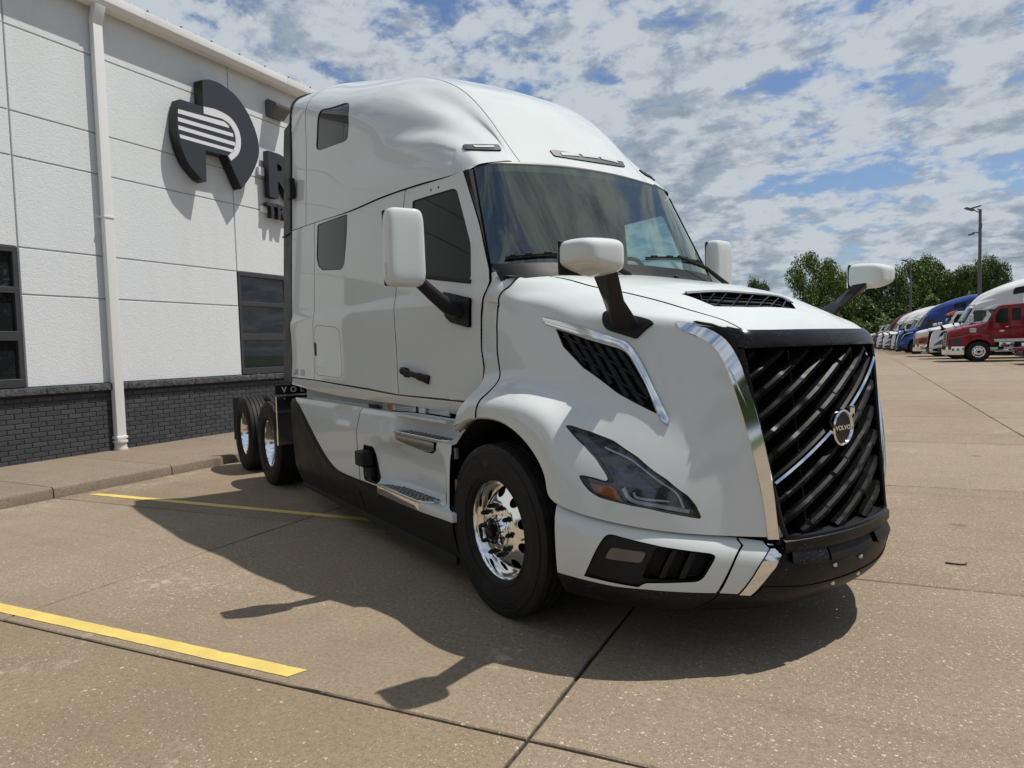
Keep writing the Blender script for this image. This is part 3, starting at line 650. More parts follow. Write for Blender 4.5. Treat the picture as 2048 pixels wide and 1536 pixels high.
# fields of grass around the yard
def sheet(name,x0,x1,y0,y1,z,m,n=6):
    ys=[y0+(y1-y0)*i/n for i in range(n+1)]; V=[(x,y,gz(y)+z) for y in ys for x in (x0,x1)]
    return mk(name,V,[(2*i,2*i+1,2*i+3,2*i+2) for i in range(n)],m)
YX1=26.55
for a in ((YX1+.2,1200,-500,1200),(-700,YX1,-500,-14.2),(-700,YX1,112,1200),(-700,-40,-14,112)):
    tag(sheet('grass_field',*a,-.006,M['grass'],12),kind='stuff',label='mown grass around the concrete yard',cat='grass')
# concrete yard: slabs, each its own piece
XJ=[-8.045,-4.586,-1.14,2.38,5.85,9.3,12.75,16.2,19.65,23.1,26.55]
SH=.053
YJ=[-14.1,-10.9,-7.7,-4.4,-1.05,2.305,4.715,7.92,11.35,14.75,18.1,21.5,24.9,28.3,31.7,35.1,38.5]
yard=empty('concrete_yard',(0,0,0),kind='structure',label='worn tan concrete yard cut into slabs')
def slab_mesh(w,d,mt,h=.14,g_=.007,bev=.006,n=9,name='concrete_slab'):
    rnd_=random.Random(int(w*1000+d*77)); x0,x1,y0,y1=g_,w-g_,g_,d-g_
    top=[]; # slightly chipped edge all round
    def edge(a,b):
        out=[]
        k=26
        for i in range(k):
            t=i/k; out.append((a[0]+(b[0]-a[0])*t,a[1]+(b[1]-a[1])*t))
        return out
    ring=edge((x0,y0),(x1,y0))+edge((x1,y0),(x1,y1))+edge((x1,y1),(x0,y1))+edge((x0,y1),(x0,y0))
    cx,cy=w/2,d/2; V=[];F=[];n_=len(ring)
    for (x,y) in ring:
        j=rnd_.uniform(0,.004)+(rnd_.random()<.08)*rnd_.uniform(.002,.009); s=1-j/ (max(w,d)/2); V.append((cx+(x-cx)*s,cy+(y-cy)*s,-bev))
    for (x,y) in ring: s=1-bev*1.6/(max(w,d)/2); V.append((cx+(x-cx)*s,cy+(y-cy)*s,0))
    for (x,y) in ring: V.append((x,y,-h))
    for i in range(n_):
        j=(i+1)%n_; F+=[(i,j,n_+j,n_+i),(2*n_+i,2*n_+j,j,i)]
    F.append(tuple(range(n_,2*n_)))
    V=[(x,y+SH*x,z) for x,y,z in V]; me=bpy.data.meshes.new(name); me.from_pydata(V,[],F); me.materials.append(mt); return me
_sm={}
for i in range(len(XJ)-1):
    for j in range(len(YJ)-1):
        w,d=round(XJ[i+1]-XJ[i],3),round(YJ[j+1]-YJ[j],3)
        if (w,d) not in _sm: _sm[(w,d)]=slab_mesh(w,d,CONC)
        o=bpy.data.objects.new('concrete_slab',_sm[(w,d)]); COL.objects.link(o); o.parent=yard
        z0,z1=gz(YJ[j]),gz(YJ[j+1]); o.location=(XJ[i],YJ[j]+SH*(XJ[i]+1.14),z0); o.rotation_euler=(math.atan2(z1-z0,d),0,0)
mb=MB()
y=38.5
while y<112:
    for i in range(len(XJ)-1):
        x0,x1=XJ[i]+.01,XJ[i+1]-.01; a,b=y+.01,y+3.39
        mb.add([(x_,y_+SH*(x_+1.14),gz(y_)) for x_,y_ in ((x0,a),(x1,a),(x1,b),(x0,b))],[(0,1,2,3)])
    y+=3.4
tag(mb.build('distant_slabs',CONC,yard),kind='stuff')
mb=MB()
for j in range(0,40):
    y=-14.1+j*3.2
    if y>110: break
    for x in (-38,-31,-24,-17): 
        if x+7<-10.5: pass
for j in range(24): mb.box(-10.3,-8.06,7.97+j*4,11.96+j*4,-.1,gz(8+j*4)-.002) if 7.97+j*4>34 else None
tag(sheet('rear_pavement',-40,-8.06,24.05,112,-.004,CONC2,12),kind='structure',label='pavement beyond the end of the showroom')
if mb.v: tag(mb.build('distant_pavement',CONC,yard),kind='stuff')
# painted bay lines, slightly ragged edges
m=mat('yellow_line_paint',(.62,.43,.09),.7); g=NG(m); v=g.coord('World'); n=g.noise(v,55,4,.65); n2=g.noise(v,5,3)
c=g.mix(g.ramp(n2,.35,.7),(.64,.485,.135),(.56,.42,.12)); c=g.mix(g.ramp(g.noise(v,120,3,.7),.5,.75,0,.6),c,(.40,.31,.13)); g.out(Base_Color=c,Normal=g.bump(n,.3,.004)); M['yellow']=m
def stripe(c0,c1,c2,c3,lab,cuts=()):
    """c0..c1 lower edge, c3..c2 upper edge"""
    n=90; rr=random.Random(3); V=[];F=[]
    for i in range(n+1):
        t=i/n; a=[c0[k]+(c1[k]-c0[k])*t for k in (0,1)]; b=[c3[k]+(c2[k]-c3[k])*t for k in (0,1)]
        e=.0028; e2=e*(3.2 if rr.random()<.12 else 1); dx=rr.uniform(-.008,.008) if i==n else 0; V+=[(a[0]+dx,a[1]+rr.uniform(-.3*e2,e2),.003),(b[0]-dx*.6,b[1]+rr.uniform(-e2,.3*e2),.003)]
    for i in range(n):
        if any(abs((V[2*i][0]+V[2*i+2][0])/2-c)<.02 for c in cuts): continue
        F.append((2*i,2*i+2,2*i+3,2*i+1))
    tag(mk('painted_line',V,F,M['yellow']),lab,'road marking','yellow lines painted on the yard')
stripe((-7.86,4.60),(-3.25,4.852),(-3.25,4.945),(-7.80,4.70),'faded yellow bay line running under the white tractor from the kerb',(-4.586,))
stripe((-8.0,2.03),(-2.42,2.295),(-2.375,2.39),(-8.0,2.13),'yellow bay line in the foreground ending left of the front wheel',(-4.586,))
# sidewalk along the building: slabs with rounded kerb edge
side_w=empty('sidewalk',(0,0,0),kind='structure',label='raised concrete sidewalk along the showroom wall')
def swalk(y0,y1):
    m=MB(); m.prism([(CURBX+.0,-.12),(CURBX-.012,CURBZ-.03),(CURBX-.022,CURBZ-.010),(CURBX-.045,CURBZ),(WALLX-.1,CURBZ+.012),(WALLX-.1,-.12)],y0+.006,y1-.006,'y')
    return m.build('sidewalk_slab',CONC2,side_w,bevel=.003,seg=1)
YS=[-12.6,-9.76,-6.92,-4.08,-1.24,1.50,4.34,5.83,8.65,11.5,14.3,17.1,19.9,22.7,25.5]
for a,b in zip(YS[:-1],YS[1:]): swalk(a,b)
# crumbs of broken concrete along the kerb foot
mb=MB(); rr=random.Random(5)
for i in range(420):
    y=rr.uniform(3.6,7.5) if i<320 else rr.gauss(4.5,.25); x=CURBX+abs(rr.gauss(.015,.03)) if i<320 else CURBX+.04+abs(rr.gauss(0,.10)); s=rr.uniform(.002,.008)
    m4=Matrix.Rotation(rr.random()*6,4,'Z')@Matrix.Rotation(rr.random()*6,4,'X')
    mb.add([tuple(Vector((x,y,s*.4))+m4@(Vector(p)*s)) for p in ((1,0,0),(-.6,.8,0),(-.5,-.9,.1),(0,0,.8))],[(0,1,2),(0,1,3),(1,2,3),(0,2,3)])
tag(mb.build('concrete_crumbs',CONC2),'loose crumbs of concrete at the foot of the kerb','gravel',kind='stuff')
# ------------------------------------------------------------------ showroom building
def stucco():
    m=mat('white_stucco',(.68,.71,.72),.9); g=NG(m); v=g.coord('World')
    a=g.noise(v,26,3,.6,1.2); b=g.noise(v,75,2,.6,.6); st=g.n('ShaderNodeMapping'); st.inputs['Scale'].default_value=(1,1,.15); g.L.new(v,st.inputs[0]); dr=g.noise(st.outputs[0],2.2,4,.6)
    c=g.mix(g.ramp(dr,.4,.75,0,.5),(.695,.725,.735),(.64,.655,.655)); c=g.mix(g.ramp(g.noise(v,140,2),.3,.55,.25,0),c,(.5,.5,.48))
    g.out(Base_Color=c,Normal=g.bump(g.m('ADD',g.m('MULTIPLY',a,.9),g.m('MULTIPLY',b,.5)),.62,.009)); return m
M['stucco']=stucco(); M['jointgrey']=mat('recessed_joint',(.55,.57,.58),.9)
def dark_brick():
    m=mat('dark_painted_brick',(.045,.047,.05),.7); g=NG(m); v=g.coord('World'); r=objrand(g)
    n=g.noise(v,45,4,.65); c=g.mix(r,(.036,.038,.042),(.060,.062,.066)); c=g.mix(g.ramp(n,.45,.75,0,.5),c,(.085,.085,.088)); g.out(Base_Color=c,Normal=g.bump(n,.5,.006)); return m
M['brick']=dark_brick(); M['mortar']=mat('dark_mortar',(.040,.042,.045),.95)
m=mat('rock_faced_cap',(.07,.071,.074),.85); g=NG(m); v=g.coord('World'); n=g.noise(v,14,5,.65); g.out(Base_Color=g.mix(g.ramp(n,.3,.7),(.045,.047,.05),(.11,.11,.112)),Normal=g.bump(n,1.0,.05)); M['cap']=m
M['winframe']=mat('bronze_window_frame',(.045,.046,.05),.42,0,0); M['whitemetal']=mat('white_painted_metal',(.74,.74,.73),.38)
m=mat('showroom_glass',(.012,.014,.016),.02,0,0,.03,.9); M['bglass']=m
bld=empty('showroom_building',(WALLX,7,0),label='white stucco showroom with dark brick base and ribbed eave on the left',cat='building')
def bp(b,name,m,**k):
    b.v=[(x-WALLX,y-7,z) for x,y,z in b.v]; return b.build(name,m,bld,**k)
ZJ=[1.19,2.503,3.16,4.416,5.036,6.207,6.96]
YB=[-13.4,-9.66,-5.92,-2.18,1.56,5.30,9.04,12.78,16.52,20.26,24.0]
b=MB(); b.box(WALLX-.5,WALLX-.022,YB[0],YB[-1],3.16,7.05)
WIN=[(YB[i],YB[i+1]) for i in (0,2,4,6,8)]
for i in range(len(YB)-1):
    if i%2==1: b.box(WALLX-.5,WALLX-.022,YB[i],YB[i+1],1.1,3.16)
b.box(WALLX-.5,WALLX-.022,YB[0],YB[-1],-.1,1.1)
b.box(WALLX-14,WALLX-.5,YB[0],YB[0]+.2,-.1,7); b.box(WALLX-14,WALLX-.5,YB[-1]-.2,YB[-1],-.1,7); b.box(WALLX-14.2,WALLX-14,YB[0],YB[-1],-.1,7)
bp(b,'wall',M['jointgrey'])
for i in range(len(YB)-1):
    for k in range(len(ZJ)-1):
        if i%2==0 and ZJ[k]<3.1: continue
        p=MB(); p.box(WALLX-.03,WALLX,YB[i]+.011,YB[i+1]-.011,ZJ[k]+.011,ZJ[k+1]-.011); bp(p,'stucco_panel',M['stucco'],bevel=.005,seg=1)
# brick base: nearest visible bricks singly, the others joined
b=MB(); b.box(WALLX-.02,WALLX+.012,YB[0],YB[-1],-.1,1.085); bp(b,'mortar_bed',M['mortar'])
far=MB(); bm_=MB(); bm_.box(0,.02,0,.194,0,.0605); brick0=None; cnt=0
rr=random.Random(11); BL,BH=.2045,.0713
lst=[]
for r in range(13):
    z=.128+r*BH; off=(r%2)*BL/2
    k=0; y=YB[0]+off
    while y+BL<YB[-1]:
        lst.append((y,z)); y+=BL
lst.sort(key=lambda t:(0 if 4.15<t[0]<6.15 or 6.55<t[0]<9.0 else 1, t[0]))
for y,z in lst:
    j=rr.uniform(-.0015,.0015)
    if cnt<300 and 4.15<y<9.3:
        if brick0 is None: brick0=bm_.build('brick',M['brick'],bld,bevel=.003,seg=1); o=brick0
        else: o=brick0.copy(); COL.objects.link(o)
        o.location=(.002+j,y-7,z); cnt+=1
    else: far.box(WALLX+.003,WALLX+.022+j,y,y+.194,z,z+.0605)
o=bp(far,'brickwork',M['brick']); tag(o,kind='stuff')
y=YB[0]
while y<YB[-1]-.5:
    L_=.61; p=MB(); p.box(WALLX-.02,WALLX+.085,y+.003,y+L_-.003,1.086,1.186); bp(p,'cap_stone',M['cap'],bevel=.012,seg=2); y+=L_
def window(y0,y1):
    root=MB(); x=WALLX-.05; f=.055
    zs=[(1.20,1.32,2),(1.855,1.985,2),(2.515,2.60,2),(3.085,3.155,2)]
    fr=MB()
    for za,zb,_ in zs: fr.box(x-.06,x+.045,y0+.02,y1-.02,za,zb)
    n=3; 
    for i in range(n+1):
        yy=y0+.02+(y1-y0-.04-f)*i/n; 
        for a,b_ in ((1.32,1.855),(1.985,2.515),(2.60,3.085)): fr.box(x-.06,x+.044,yy,yy+f,a,b_)
    w=bp(fr,'window',M['winframe'],bevel=.004,seg=1)
    for i in range(n):
        ya=y0+.02+(y1-y0-.04-f)*i/n+f; yb=y0+.02+(y1-y0-.04-f)*(i+1)/n
        for a,b_ in ((1.32,1.855),(1.985,2.515),(2.60,3.085)):
            p=MB(); p.box(x-.02,x-.008,ya,yb,a,b_); o=bp(p,'pane',M['bglass']); o.parent=w; o.rotation_euler=(rr.uniform(-.003,.003),0,0)
for a,b_ in WIN: window(a,b_)
# eave: gutter and roof sheets with standing ribs
G=[(WALLX,6.94),(WALLX+.10,6.90),(WALLX+.20,6.925),(WALLX+.255,7.0),(WALLX+.26,7.13),(WALLX+.235,7.135),(WALLX+.23,7.02),(WALLX+.1,6.96),(WALLX-.02,6.97)]
ya=YB[0]
for yb in (-9.9,-6.9,-3.9,-.9,2.2,4.2,7.26,10.3,13.3,16.3,19.3,22.3,24.0):
    p=MB(); p.prism(G,ya+.001,yb-.001,'y'); bp(p,'gutter',M['whitemetal'],bevel=.006,seg=2); ya=yb
p=MB(); p.prism([(WALLX+.22,7.125),(WALLX+.22,7.15),(WALLX-14.2,8.35),(WALLX-14.2,8.30)],YB[0],YB[-1],'y'); bp(p,'roof',M['whitemetal'])
y=YB[0]+.3
while y<YB[-1]:
    p=MB(); p.prism([(WALLX+.225,7.13),(WALLX+.225,7.185),(WALLX-14,8.385),(WALLX-14,8.34)],y,y+.03,'y'); bp(p,'roof_rib',M['whitemetal'])
    p=MB(); p.box(WALLX+.20,WALLX+.232,y+.28,y+.30,7.13,7.175); bp(p,'gutter_clip',M['steel']); y+=.61
# downspout with strap and round boot
ds=empty('downspout',(WALLX,6.54,CURBZ),label='white square downspout on the showroom wall right of the left window',cat='downspout')
p=MB(); p.box(.035,.135,-.075,.075,.16,6.74-CURBZ); p.build('pipe',M['whitemetal'],ds,bevel=.012,seg=3)
p=MB(); p.box(.0,.145,-.085,.085,3.62,3.655); p.build('strap',M['whitemetal'],ds,bevel=.004)
for s in (-1,1): p=MB(); p.box(.0,.02,-.14 if s<0 else .085,-.085 if s<0 else .14,3.61,3.665); p.build('strap_tab',M['whitemetal'],ds,bevel=.003)
p=MB(); p.tube([(.085,0,.16),(.085,0,.13)],.105,20); p.tube([(.085,0,.135),(.085,0,.03)],.088,20); p.tube([(.085,0,.04),(.085,0,.0)],.10,20); p.build('boot',mat('pvc_boot',(.66,.64,.58),.5),ds)
p=MB(); p.box(.02,.15,-.09,.09,.19,.23); p.build('collar',M['whitemetal'],ds,bevel=.01)
p=MB(); p.prism([(.03,6.55),(.14,6.55),(.235,6.80),(.12,6.84)],-.08,.08,'y'); p.build('outlet_elbow',M['whitemetal'],ds,bevel=.01)
# sign: round emblem and letters
M['signblk']=mat('sign_face_charcoal',(.035,.038,.046),.35); M['signedge']=mat('sign_return_black',(.008,.008,.009),.45); M['signwhite']=mat('sign_white_vinyl',(.72,.72,.74),.4)
SX=WALLX+.25
sg=empty('emblem_sign',(SX,8.6,5.55),label='round charcoal emblem sign with white band and four stripes on the showroom wall',cat='sign')
out=[(8.276,6.40)]+spl([(8.42,6.452),(8.658,6.457),(8.99,6.352),(9.251,6.121),(9.434,5.791),(9.486,5.483),(9.398,5.205),(9.23,4.92),(9.023,4.664)],6)+[(8.73,5.20),(8.276,5.183),(8.256,4.635)]+spl([(8.16,4.66),(8.03,4.76),(7.901,4.888),(7.80,5.10),(7.745,5.30),(7.733,5.50),(7.755,5.72),(7.816,5.922)],6)+[(8.27,5.93)]
def sgp(poly,x0,x1,name,m,parent=sg,bevel=0):
    p=MB(); p.prism([(y-8.6,z-5.55) for y,z in poly],x0-SX,x1-SX,'x'); return p.build(name,m,parent,bevel=bevel)
sgp(out,WALLX+.03,SX-.004,'can',M['signedge']); sgp(out,SX-.0035,SX,'face',M['signblk'])
band=[(8.27,5.938)]+spl([(8.5,5.965),(8.665,5.955),(8.83,5.915),(8.95,5.83),(9.03,5.70),(9.055,5.55),(9.035,5.41),(8.965,5.27),(8.81,5.129)],5)+[(8.749,5.202)]+spl([(8.85,5.30),(8.915,5.42),(8.935,5.53),(8.92,5.65),(8.86,5.745),(8.77,5.81),(8.65,5.838)],5)+[(8.269,5.815)]
sgp(band,SX+.001,SX+.004,'white_band',M['signwhite'])
for s in ([(7.763,5.741),(8.70,5.80),(8.79,5.755),(8.80,5.715),(7.753,5.67)],[(7.748,5.604),(8.88,5.640),(8.885,5.575),(7.751,5.537)],[(7.747,5.468),(8.918,5.488),(8.912,5.420),(7.752,5.402)],[(7.764,5.325),(8.885,5.345),(8.85,5.285),(7.776,5.265)]):
    sgp(s,SX+.001,SX+.004,'stripe',M['signwhite'])
def wall_letters(txt,y,z,h,thick,lab,bold,xo,w=1.0,spc=1.0):
    t=empty('sign_letters',(WALLX,y,z),label=lab,cat='sign letters')
    o=text_mesh('letter_can',txt,h/.73,M['signedge'],t,frame_matrix((xo+thick/2,0,0),(0,1,0),(0,0,1)),extrude=thick/2,bold=bold,spacing=spc)
    o.data.transform(Matrix.Diagonal((w,1,1,1)))
    o=text_mesh('letter_face',txt,h/.73,M['signblk'],t,frame_matrix((xo+thick+.002,0,0),(0,1,0),(0,0,1)),extrude=.0015,bold=bold,spacing=spc); o.data.transform(Matrix.Diagonal((w,1,1,1))); return t
t=wall_letters('R',9.72,4.72,.84,.13,'large black letter R on the showroom wall partly behind the tractor',.055,.06,1.02)
t2=wall_letters('TR',9.72,4.29,.27,.11,'small black letters TR below the large R on the showroom wall',.016,.05,1.05,1.05)
p=MB(); p.box(.0,.07,-.10,.60,.36,.52); p.build('raceway',M['whitemetal'],t,bevel=.004)
p=MB(); p.box(.0,.06,-.06,.7,.08,.20); p.build('raceway',M['whitemetal'],t2,bevel=.004)
# wall pack light
wl=empty('wall_light',(WALLX,10.12,6.30),label='dark wall pack light under the eave above the sign letters',cat='lamp')
p=MB(); p.prism([(0,0),(0,.30),(.08,.33),(.30,.22),(.30,.16),(.10,0)],-.20,.20,'y'); p.build('housing',M['steel'],wl,bevel=.01)
p=MB(); p.prism([(.11,-.004),(.115,-.012),(.303,.142),(.300,.152)],-.17,.17,'y'); p.build('lens',M['clearlens'],wl)
p=MB(); p.prism([(.10,.01),(.285,.155),(.28,.165),(.09,.02)],-.165,.165,'y'); p.build('reflector',mat('lamp_reflector',(.6,.55,.42),.3),wl)
# a curl of dropped black strap on the yard
p=MB(); p.tube(spl([(-.062,.012,.006),(-.02,-.004,.008),(.025,-.006,.007),(.055,.002,.009),(.062,.012,.014)],5),.006,6); o=p.build('rubber_scrap',M['rubber']); o.location=(.66,5.33,0); o.rotation_euler=(0,0,.15); tag(o,'short curl of black rubber lying on the concrete right of the tractor','debris')
# ------------------------------------------------------------------ the white tractor
TX,TY,TA=-1.2559,4.4033,-0.5086
truck=empty('semi_truck',(TX,TY,0),TA,'white sleeper tractor parked at an angle in front of the showroom, black diagonal-bar grille','truck')
SEMI={}
def part(name,parent=truck,label=None):
    o=bpy.data.objects.new(name,None); COL.objects.link(o); o.parent=parent
    if label: o['label']=label
    return o
F=FEAT
def joinmesh(name,pieces,mat,parent):
    """pieces: list of (v,f,n) -> one object"""
    V=[];FF=[];N=[]
    for v,f,n in pieces:
        b=len(V); V+=list(v); N+=list(n); FF+=[tuple(i+b for i in q) for q in f]
    return mk(name,V,FF,mat,parent,True,N)
hsc=(.2,.19)
# ---- hood
RH=lambda n,r=.006:rnd(F[n],r,3,scale=hsc)
headl=rnd(F['headlight'],.012,3,scale=hsc); vent=rnd(F['vent'],.012,3,scale=hsc)
groove=spl(F['groove'],6); 
groove=[p for p in groove if p[1]>=2.5]
gl=[(s-.045,t) for s,t in groove]; gr=[(s+.045,t) for s,t in groove]
side_out=[(.02,2.025),(9.02,2.025),(8.98,2.12),(8.05,2.96),(8.15,3.16),(8.7,3.36),(9.05,3.75),(9.16,4.3),(9.16,9.0)]+[(s,9.0) for s in np.arange(8.8,1.55,-.2)]+gr[::-1][1:]+[(.0,2.45)]
cowl_out=[(-1.05,2.70),(-1.13,2.5),(-1.32,2.2),(-.62,2.38),(-.27,2.40)]+[q for q in gl if q[1]>2.52]+[(1.2,9.0),(.6,9.0),(.2,8.93),(.66,8.07),(.42,7.14),(.20,6.48),(.125,5.83),(-.01,4.78),(-.24,3.87),(-.38,3.23),(-.80,2.95)]
recess=rnd([(.07,4.12),(.37,4.16),(.72,6.0),(.30,5.98)],.012,3,scale=hsc)
scoop=rnd(F['hscoop'],.015,3,scale=hsc)
hp=[region(HOOD,[(.02,-1.975),(9.02,-1.975),(9.02,1.975),(.02,1.975)],[scoop],step=.045,depth=.012)]
# second hood crease: slight raised centre is in the net already
for mir in (False,True):
    hp.append(region(HOOD,side_out,[headl,vent],step=.033,depth=.014,mirror=mir))
    hp.append(region(HOOD,cowl_out,[],step=.012,bstep=.02,depth=.014,mirror=mir,disp=lambda st:-.020*sst(.10,.20,st[:,0]-.16*(st[:,1]-4.1)/1.9)*(1-sst(.50,.56,st[:,0]-.22*(st[:,1]-4.1)/1.9))*sst(4.02,4.12,st[:,1])*(1-sst(5.95,6.08,st[:,1]))))
hood=joinmesh('hood',hp,M['white'],truck)
# dark shell added below all the gaps to keep light out
joinmesh('hood_dark_shell',[region(HOOD,[(-.3,-8.97),(8.95,-8.97),(8.95,8.97),(-.3,8.97)],[],step=.07,depth=0,off=-.075)],M['darkrecess'],hood)
for mir in (False,True):
    ribbon('hood_seal',HOOD,groove,.04,M['white'],hood,off=-.010,thick=.0,mirror=mir)
    # rolled wheel arch lip
    ss=np.arange(0.0,6.2,.15); P=HOOD(np.stack([ss,np.full(len(ss),9.0)],-1)); 
    V=[];prof=[(0,0),(.012,-.012),(.05,-.010),(.11,.0)]
    for dy,dz in prof: V.append(P+np.array([0,dy,dz]))
    V=np.concatenate(V); n=len(ss); FF=[(k*n+i,k*n+i+1,(k+1)*n+i+1,(k+1)*n+i) for k in range(len(prof)-1) for i in range(n-1)]
    if mir: V=V*[1,-1,1]
    mk('arch_lip',V,FF,M['white'],hood,True)
# hood scoop: grille blades below the lip
sc=np.array(scoop)
def hoodP(st,off=0): return on(HOOD,np.atleast_2d(st),off)
sco=part('hood_vent',truck)
joinmesh('vent_floor',[region(HOOD,scoop,[],step=.05,depth=0,off=-.03)],M['darkrecess'],sco)
fs=np.array(F['hscoop'])
top=spl([fs[1],fs[2],fs[3],fs[4],fs[5]],8); bot=spl([fs[9],fs[8],fs[7],fs[6]],8)
ribbon('vent_lip',HOOD,top,.030,M['steel'],sco,off=.003,thick=.006)  # lip coloured grey to stand for the shadow on it
tp=dens(np.array(top)*hsc,.02,False)/hsc; bt=dens(np.array(bot)*hsc,.02,False)/hsc
for k in range(1,9):
    a=tp[int(k/9*(len(tp)-1))]; c=bt[int(min(.999,(k/9)*1.0)*(len(bt)-1))]
    ribbon('vent_blade',HOOD,[tuple(a+(c-a)*t) for t in (0,.5,1)],.008,M['gloss'],sco,off=-.006,thick=.012)
for t in (.35,.62):
    ribbon('vent_bar',HOOD,[tuple(tp[int(u*(len(tp)-1))]*(1-t)+bt[int(u*(len(bt)-1))]*t) for u in np.linspace(0,1,12)],.006,M['gloss'],sco,off=-.014,thick=.008)
# hood side vents
for mir in (False,True):
    vt=part('side_vent',truck)
    joinmesh('vent_backing',[region(HOOD,vent,[],step=.04,depth=0,off=-.055,mirror=mir)],M['darkrecess'],vt)
    o=ribbon('vent_seal',HOOD,vent,.012,M['gloss'],vt,off=-.004,thick=.004,mirror=mir,closed=True)
    # slats leaning forward, two rows with little bridges
    vv=np.array(vent)
    for k in range(8):
        s0=3.75+k*.47; pts=[]
        cand=np.stack([s0+np.linspace(-.3,1.6,60),np.linspace(4.55,6.0,60)],-1); inn=inpoly(cand,vv)
        c=cand[inn]
        if len(c)<6: continue
        ribbon('vent_slat',HOOD,[tuple(p) for p in c[::max(1,len(c)//10)]],.034,M['gloss'],vt,off=-.030,thick=.012,mirror=mir)
    for t in (5.05,5.45):
        cand=np.stack([np.linspace(3,8,140),t+np.linspace(-.25,.35,140)],-1); c=cand[inpoly(cand,vv)]
        if len(c)>5: ribbon('vent_bridge',HOOD,[tuple(p) for p in c[::6]],.012,M['gloss'],vt,off=-.022,thick=.008,mirror=mir)
    o1=spl(F['vtrim_o'],5); i1=spl(F['vtrim_i'],5)
    tip=[(np.array(F['vtrim_o'][-1])+np.array(F['vtrim_i'][-1]))/2+np.array([.06,.12])]
    v,f,n=region(HOOD,o1+[tuple(tip[0])]+i1[::-1],[],step=.02,depth=.016,off=.009,mirror=mir); mk('vent_trim',v,f,M['chrome'],vt,True,n)
    mid=[tuple((np.array(a)*.45+np.array(b)*.55)) for a,b in zip(o1[:len(i1)],i1)]
    ribbon('trim_crease',HOOD,mid,.010,M['chrome'],vt,off=.010,thick=.004,mirror=mir)
# headlights
for mir in (False,True):
    hl=part('headlight',truck)
    joinmesh('lamp_housing',[region(HOOD,headl,[],step=.03,depth=0,off=-.045,mirror=mir)],M['lamphouse'],hl)
    w=[]; st=np.array(headl); P=on(HOOD,st,-.002); P2=on(HOOD,st,-.047); n=len(st); V=np.concatenate([P,P2]); 
    if mir: V=V*[1,-1,1]
    mk('lamp_bezel',V,[(i,(i+1)%n,n+(i+1)%n,n+i) for i in range(n)],M['gloss'],hl,True)
    ribbon('lamp_seal',HOOD,headl,.017,M['rubber'],hl,off=-.003,thick=.004,mirror=mir,closed=True)
    v,f,nn=region(HOOD,F['hl_amber'],[],step=.02,depth=.01,off=-.024,mirror=mir); mk('amber_reflector',v,f,M['amber'],hl,True,nn)
    ribbon('daylight_bar',HOOD,spl(F['hl_low'],5),.024,M['led'],hl,off=-.026,thick=.012,mirror=mir)
    ribbon('light_guide',HOOD,spl(F['hl_low2'],5),.013,M['led'],hl,off=-.022,thick=.012,mirror=mir)
    ribbon('light_guide',HOOD,spl(F['hl_up'],5),.014,M['lamphouse'],hl,off=-.016,thick=.014,mirror=mir)
    ribbon('daylight_bar',HOOD,spl(F['hl_up2'],5),.012,M['led'],hl,off=-.024,thick=.012,mirror=mir)
    v,f,nn=region(HOOD,F['hl_proj'],[],step=.02,depth=.02,off=-.028,mirror=mir); mk('projector',v,f,mat('lamp_inner',(.10,.10,.13),.18,.5),hl,True,nn)
    ds_=F['hl_dark'][0]; v,f,nn=region(HOOD,[(ds_[0]+.42*math.cos(a),ds_[1]+.10*math.sin(a)+.03*math.cos(a)) for a in np.linspace(0,2*math.pi,20)[:-1]],[],step=.02,depth=.01,off=-.032,mirror=mir); mk('sensor_lens',v,f,M['gloss'],hl,True,nn)
    v,f,nn=region(HOOD,headl,[],step=.03,depth=0,off=-.003,mirror=mir); mk('lamp_lens',v,f,M['clearlens'],hl,True,nn)
# ---- grille, surround, chrome strips
CH_I=[(.988,-.645,1.655),(1.093,-.622,1.621),(1.162,-.604,1.585),(1.214,-.59,1.528),(1.257,-.575,1.43),(1.299,-.555,1.273),(1.339,-.535,1.089),(1.365,-.51,.891),(1.378,-.475,.622)]
co=np.array([(7.60,2.99),(7.70,3.14),(7.95,3.27),(8.27,3.32),(8.61,3.38),(8.87,3.56),(8.99,3.99),(9.0,4.62),(9.0,5.36),(9.0,6.5),(9.0,7.78),(9.0,9.05)])
CO=on(HOOD,co,.006)
def resamp(P,n):
    P=np.array(spl([tuple(p) for p in P],8)); d=np.concatenate([[0],np.cumsum(np.linalg.norm(np.diff(P,axis=0),axis=1))]); t=np.linspace(0,d[-1],n); return np.stack([np.interp(t,d,P[:,k]) for k in range(3)],-1)
def smooth(P,k=6):
    P=P.copy()
    for _ in range(k): P[1:-1]=P[1:-1]*.5+(P[:-2]+P[2:])*.25
    return P
OUT=[(0.9849,-0.7269,1.6654),(0.9948,-0.7328,1.6418),(1.0232,-0.7226,1.6139),(1.0728,-0.6945,1.5902),(1.1172,-0.6689,1.561),(1.1575,-0.6502,1.5205),(1.1976,-0.64,1.4513),(1.2319,-0.6252,1.3497),(1.2687,-0.6028,1.2064),(1.3094,-0.5735,1.0002),(1.3317,-0.543,0.8126),(1.3438,-0.5244,0.6239)]
INN=[(0.987,-0.7235,1.6678),(1.0164,-0.7068,1.6627),(1.0571,-0.6822,1.6534),(1.092,-.645,1.6345),(1.134,-.618,1.607),(1.181,-.602,1.571),(1.223,-0.588,1.509),(1.264,-0.573,1.411),(1.302,-0.552,1.254),(1.34,-0.533,1.077),(1.366,-0.508,0.879),(1.376,-0.475,0.622)]
a=np.array(spl(OUT,10)); b=np.array(spl(INN,10)); a=smooth(a,14); b=smooth(b,14)
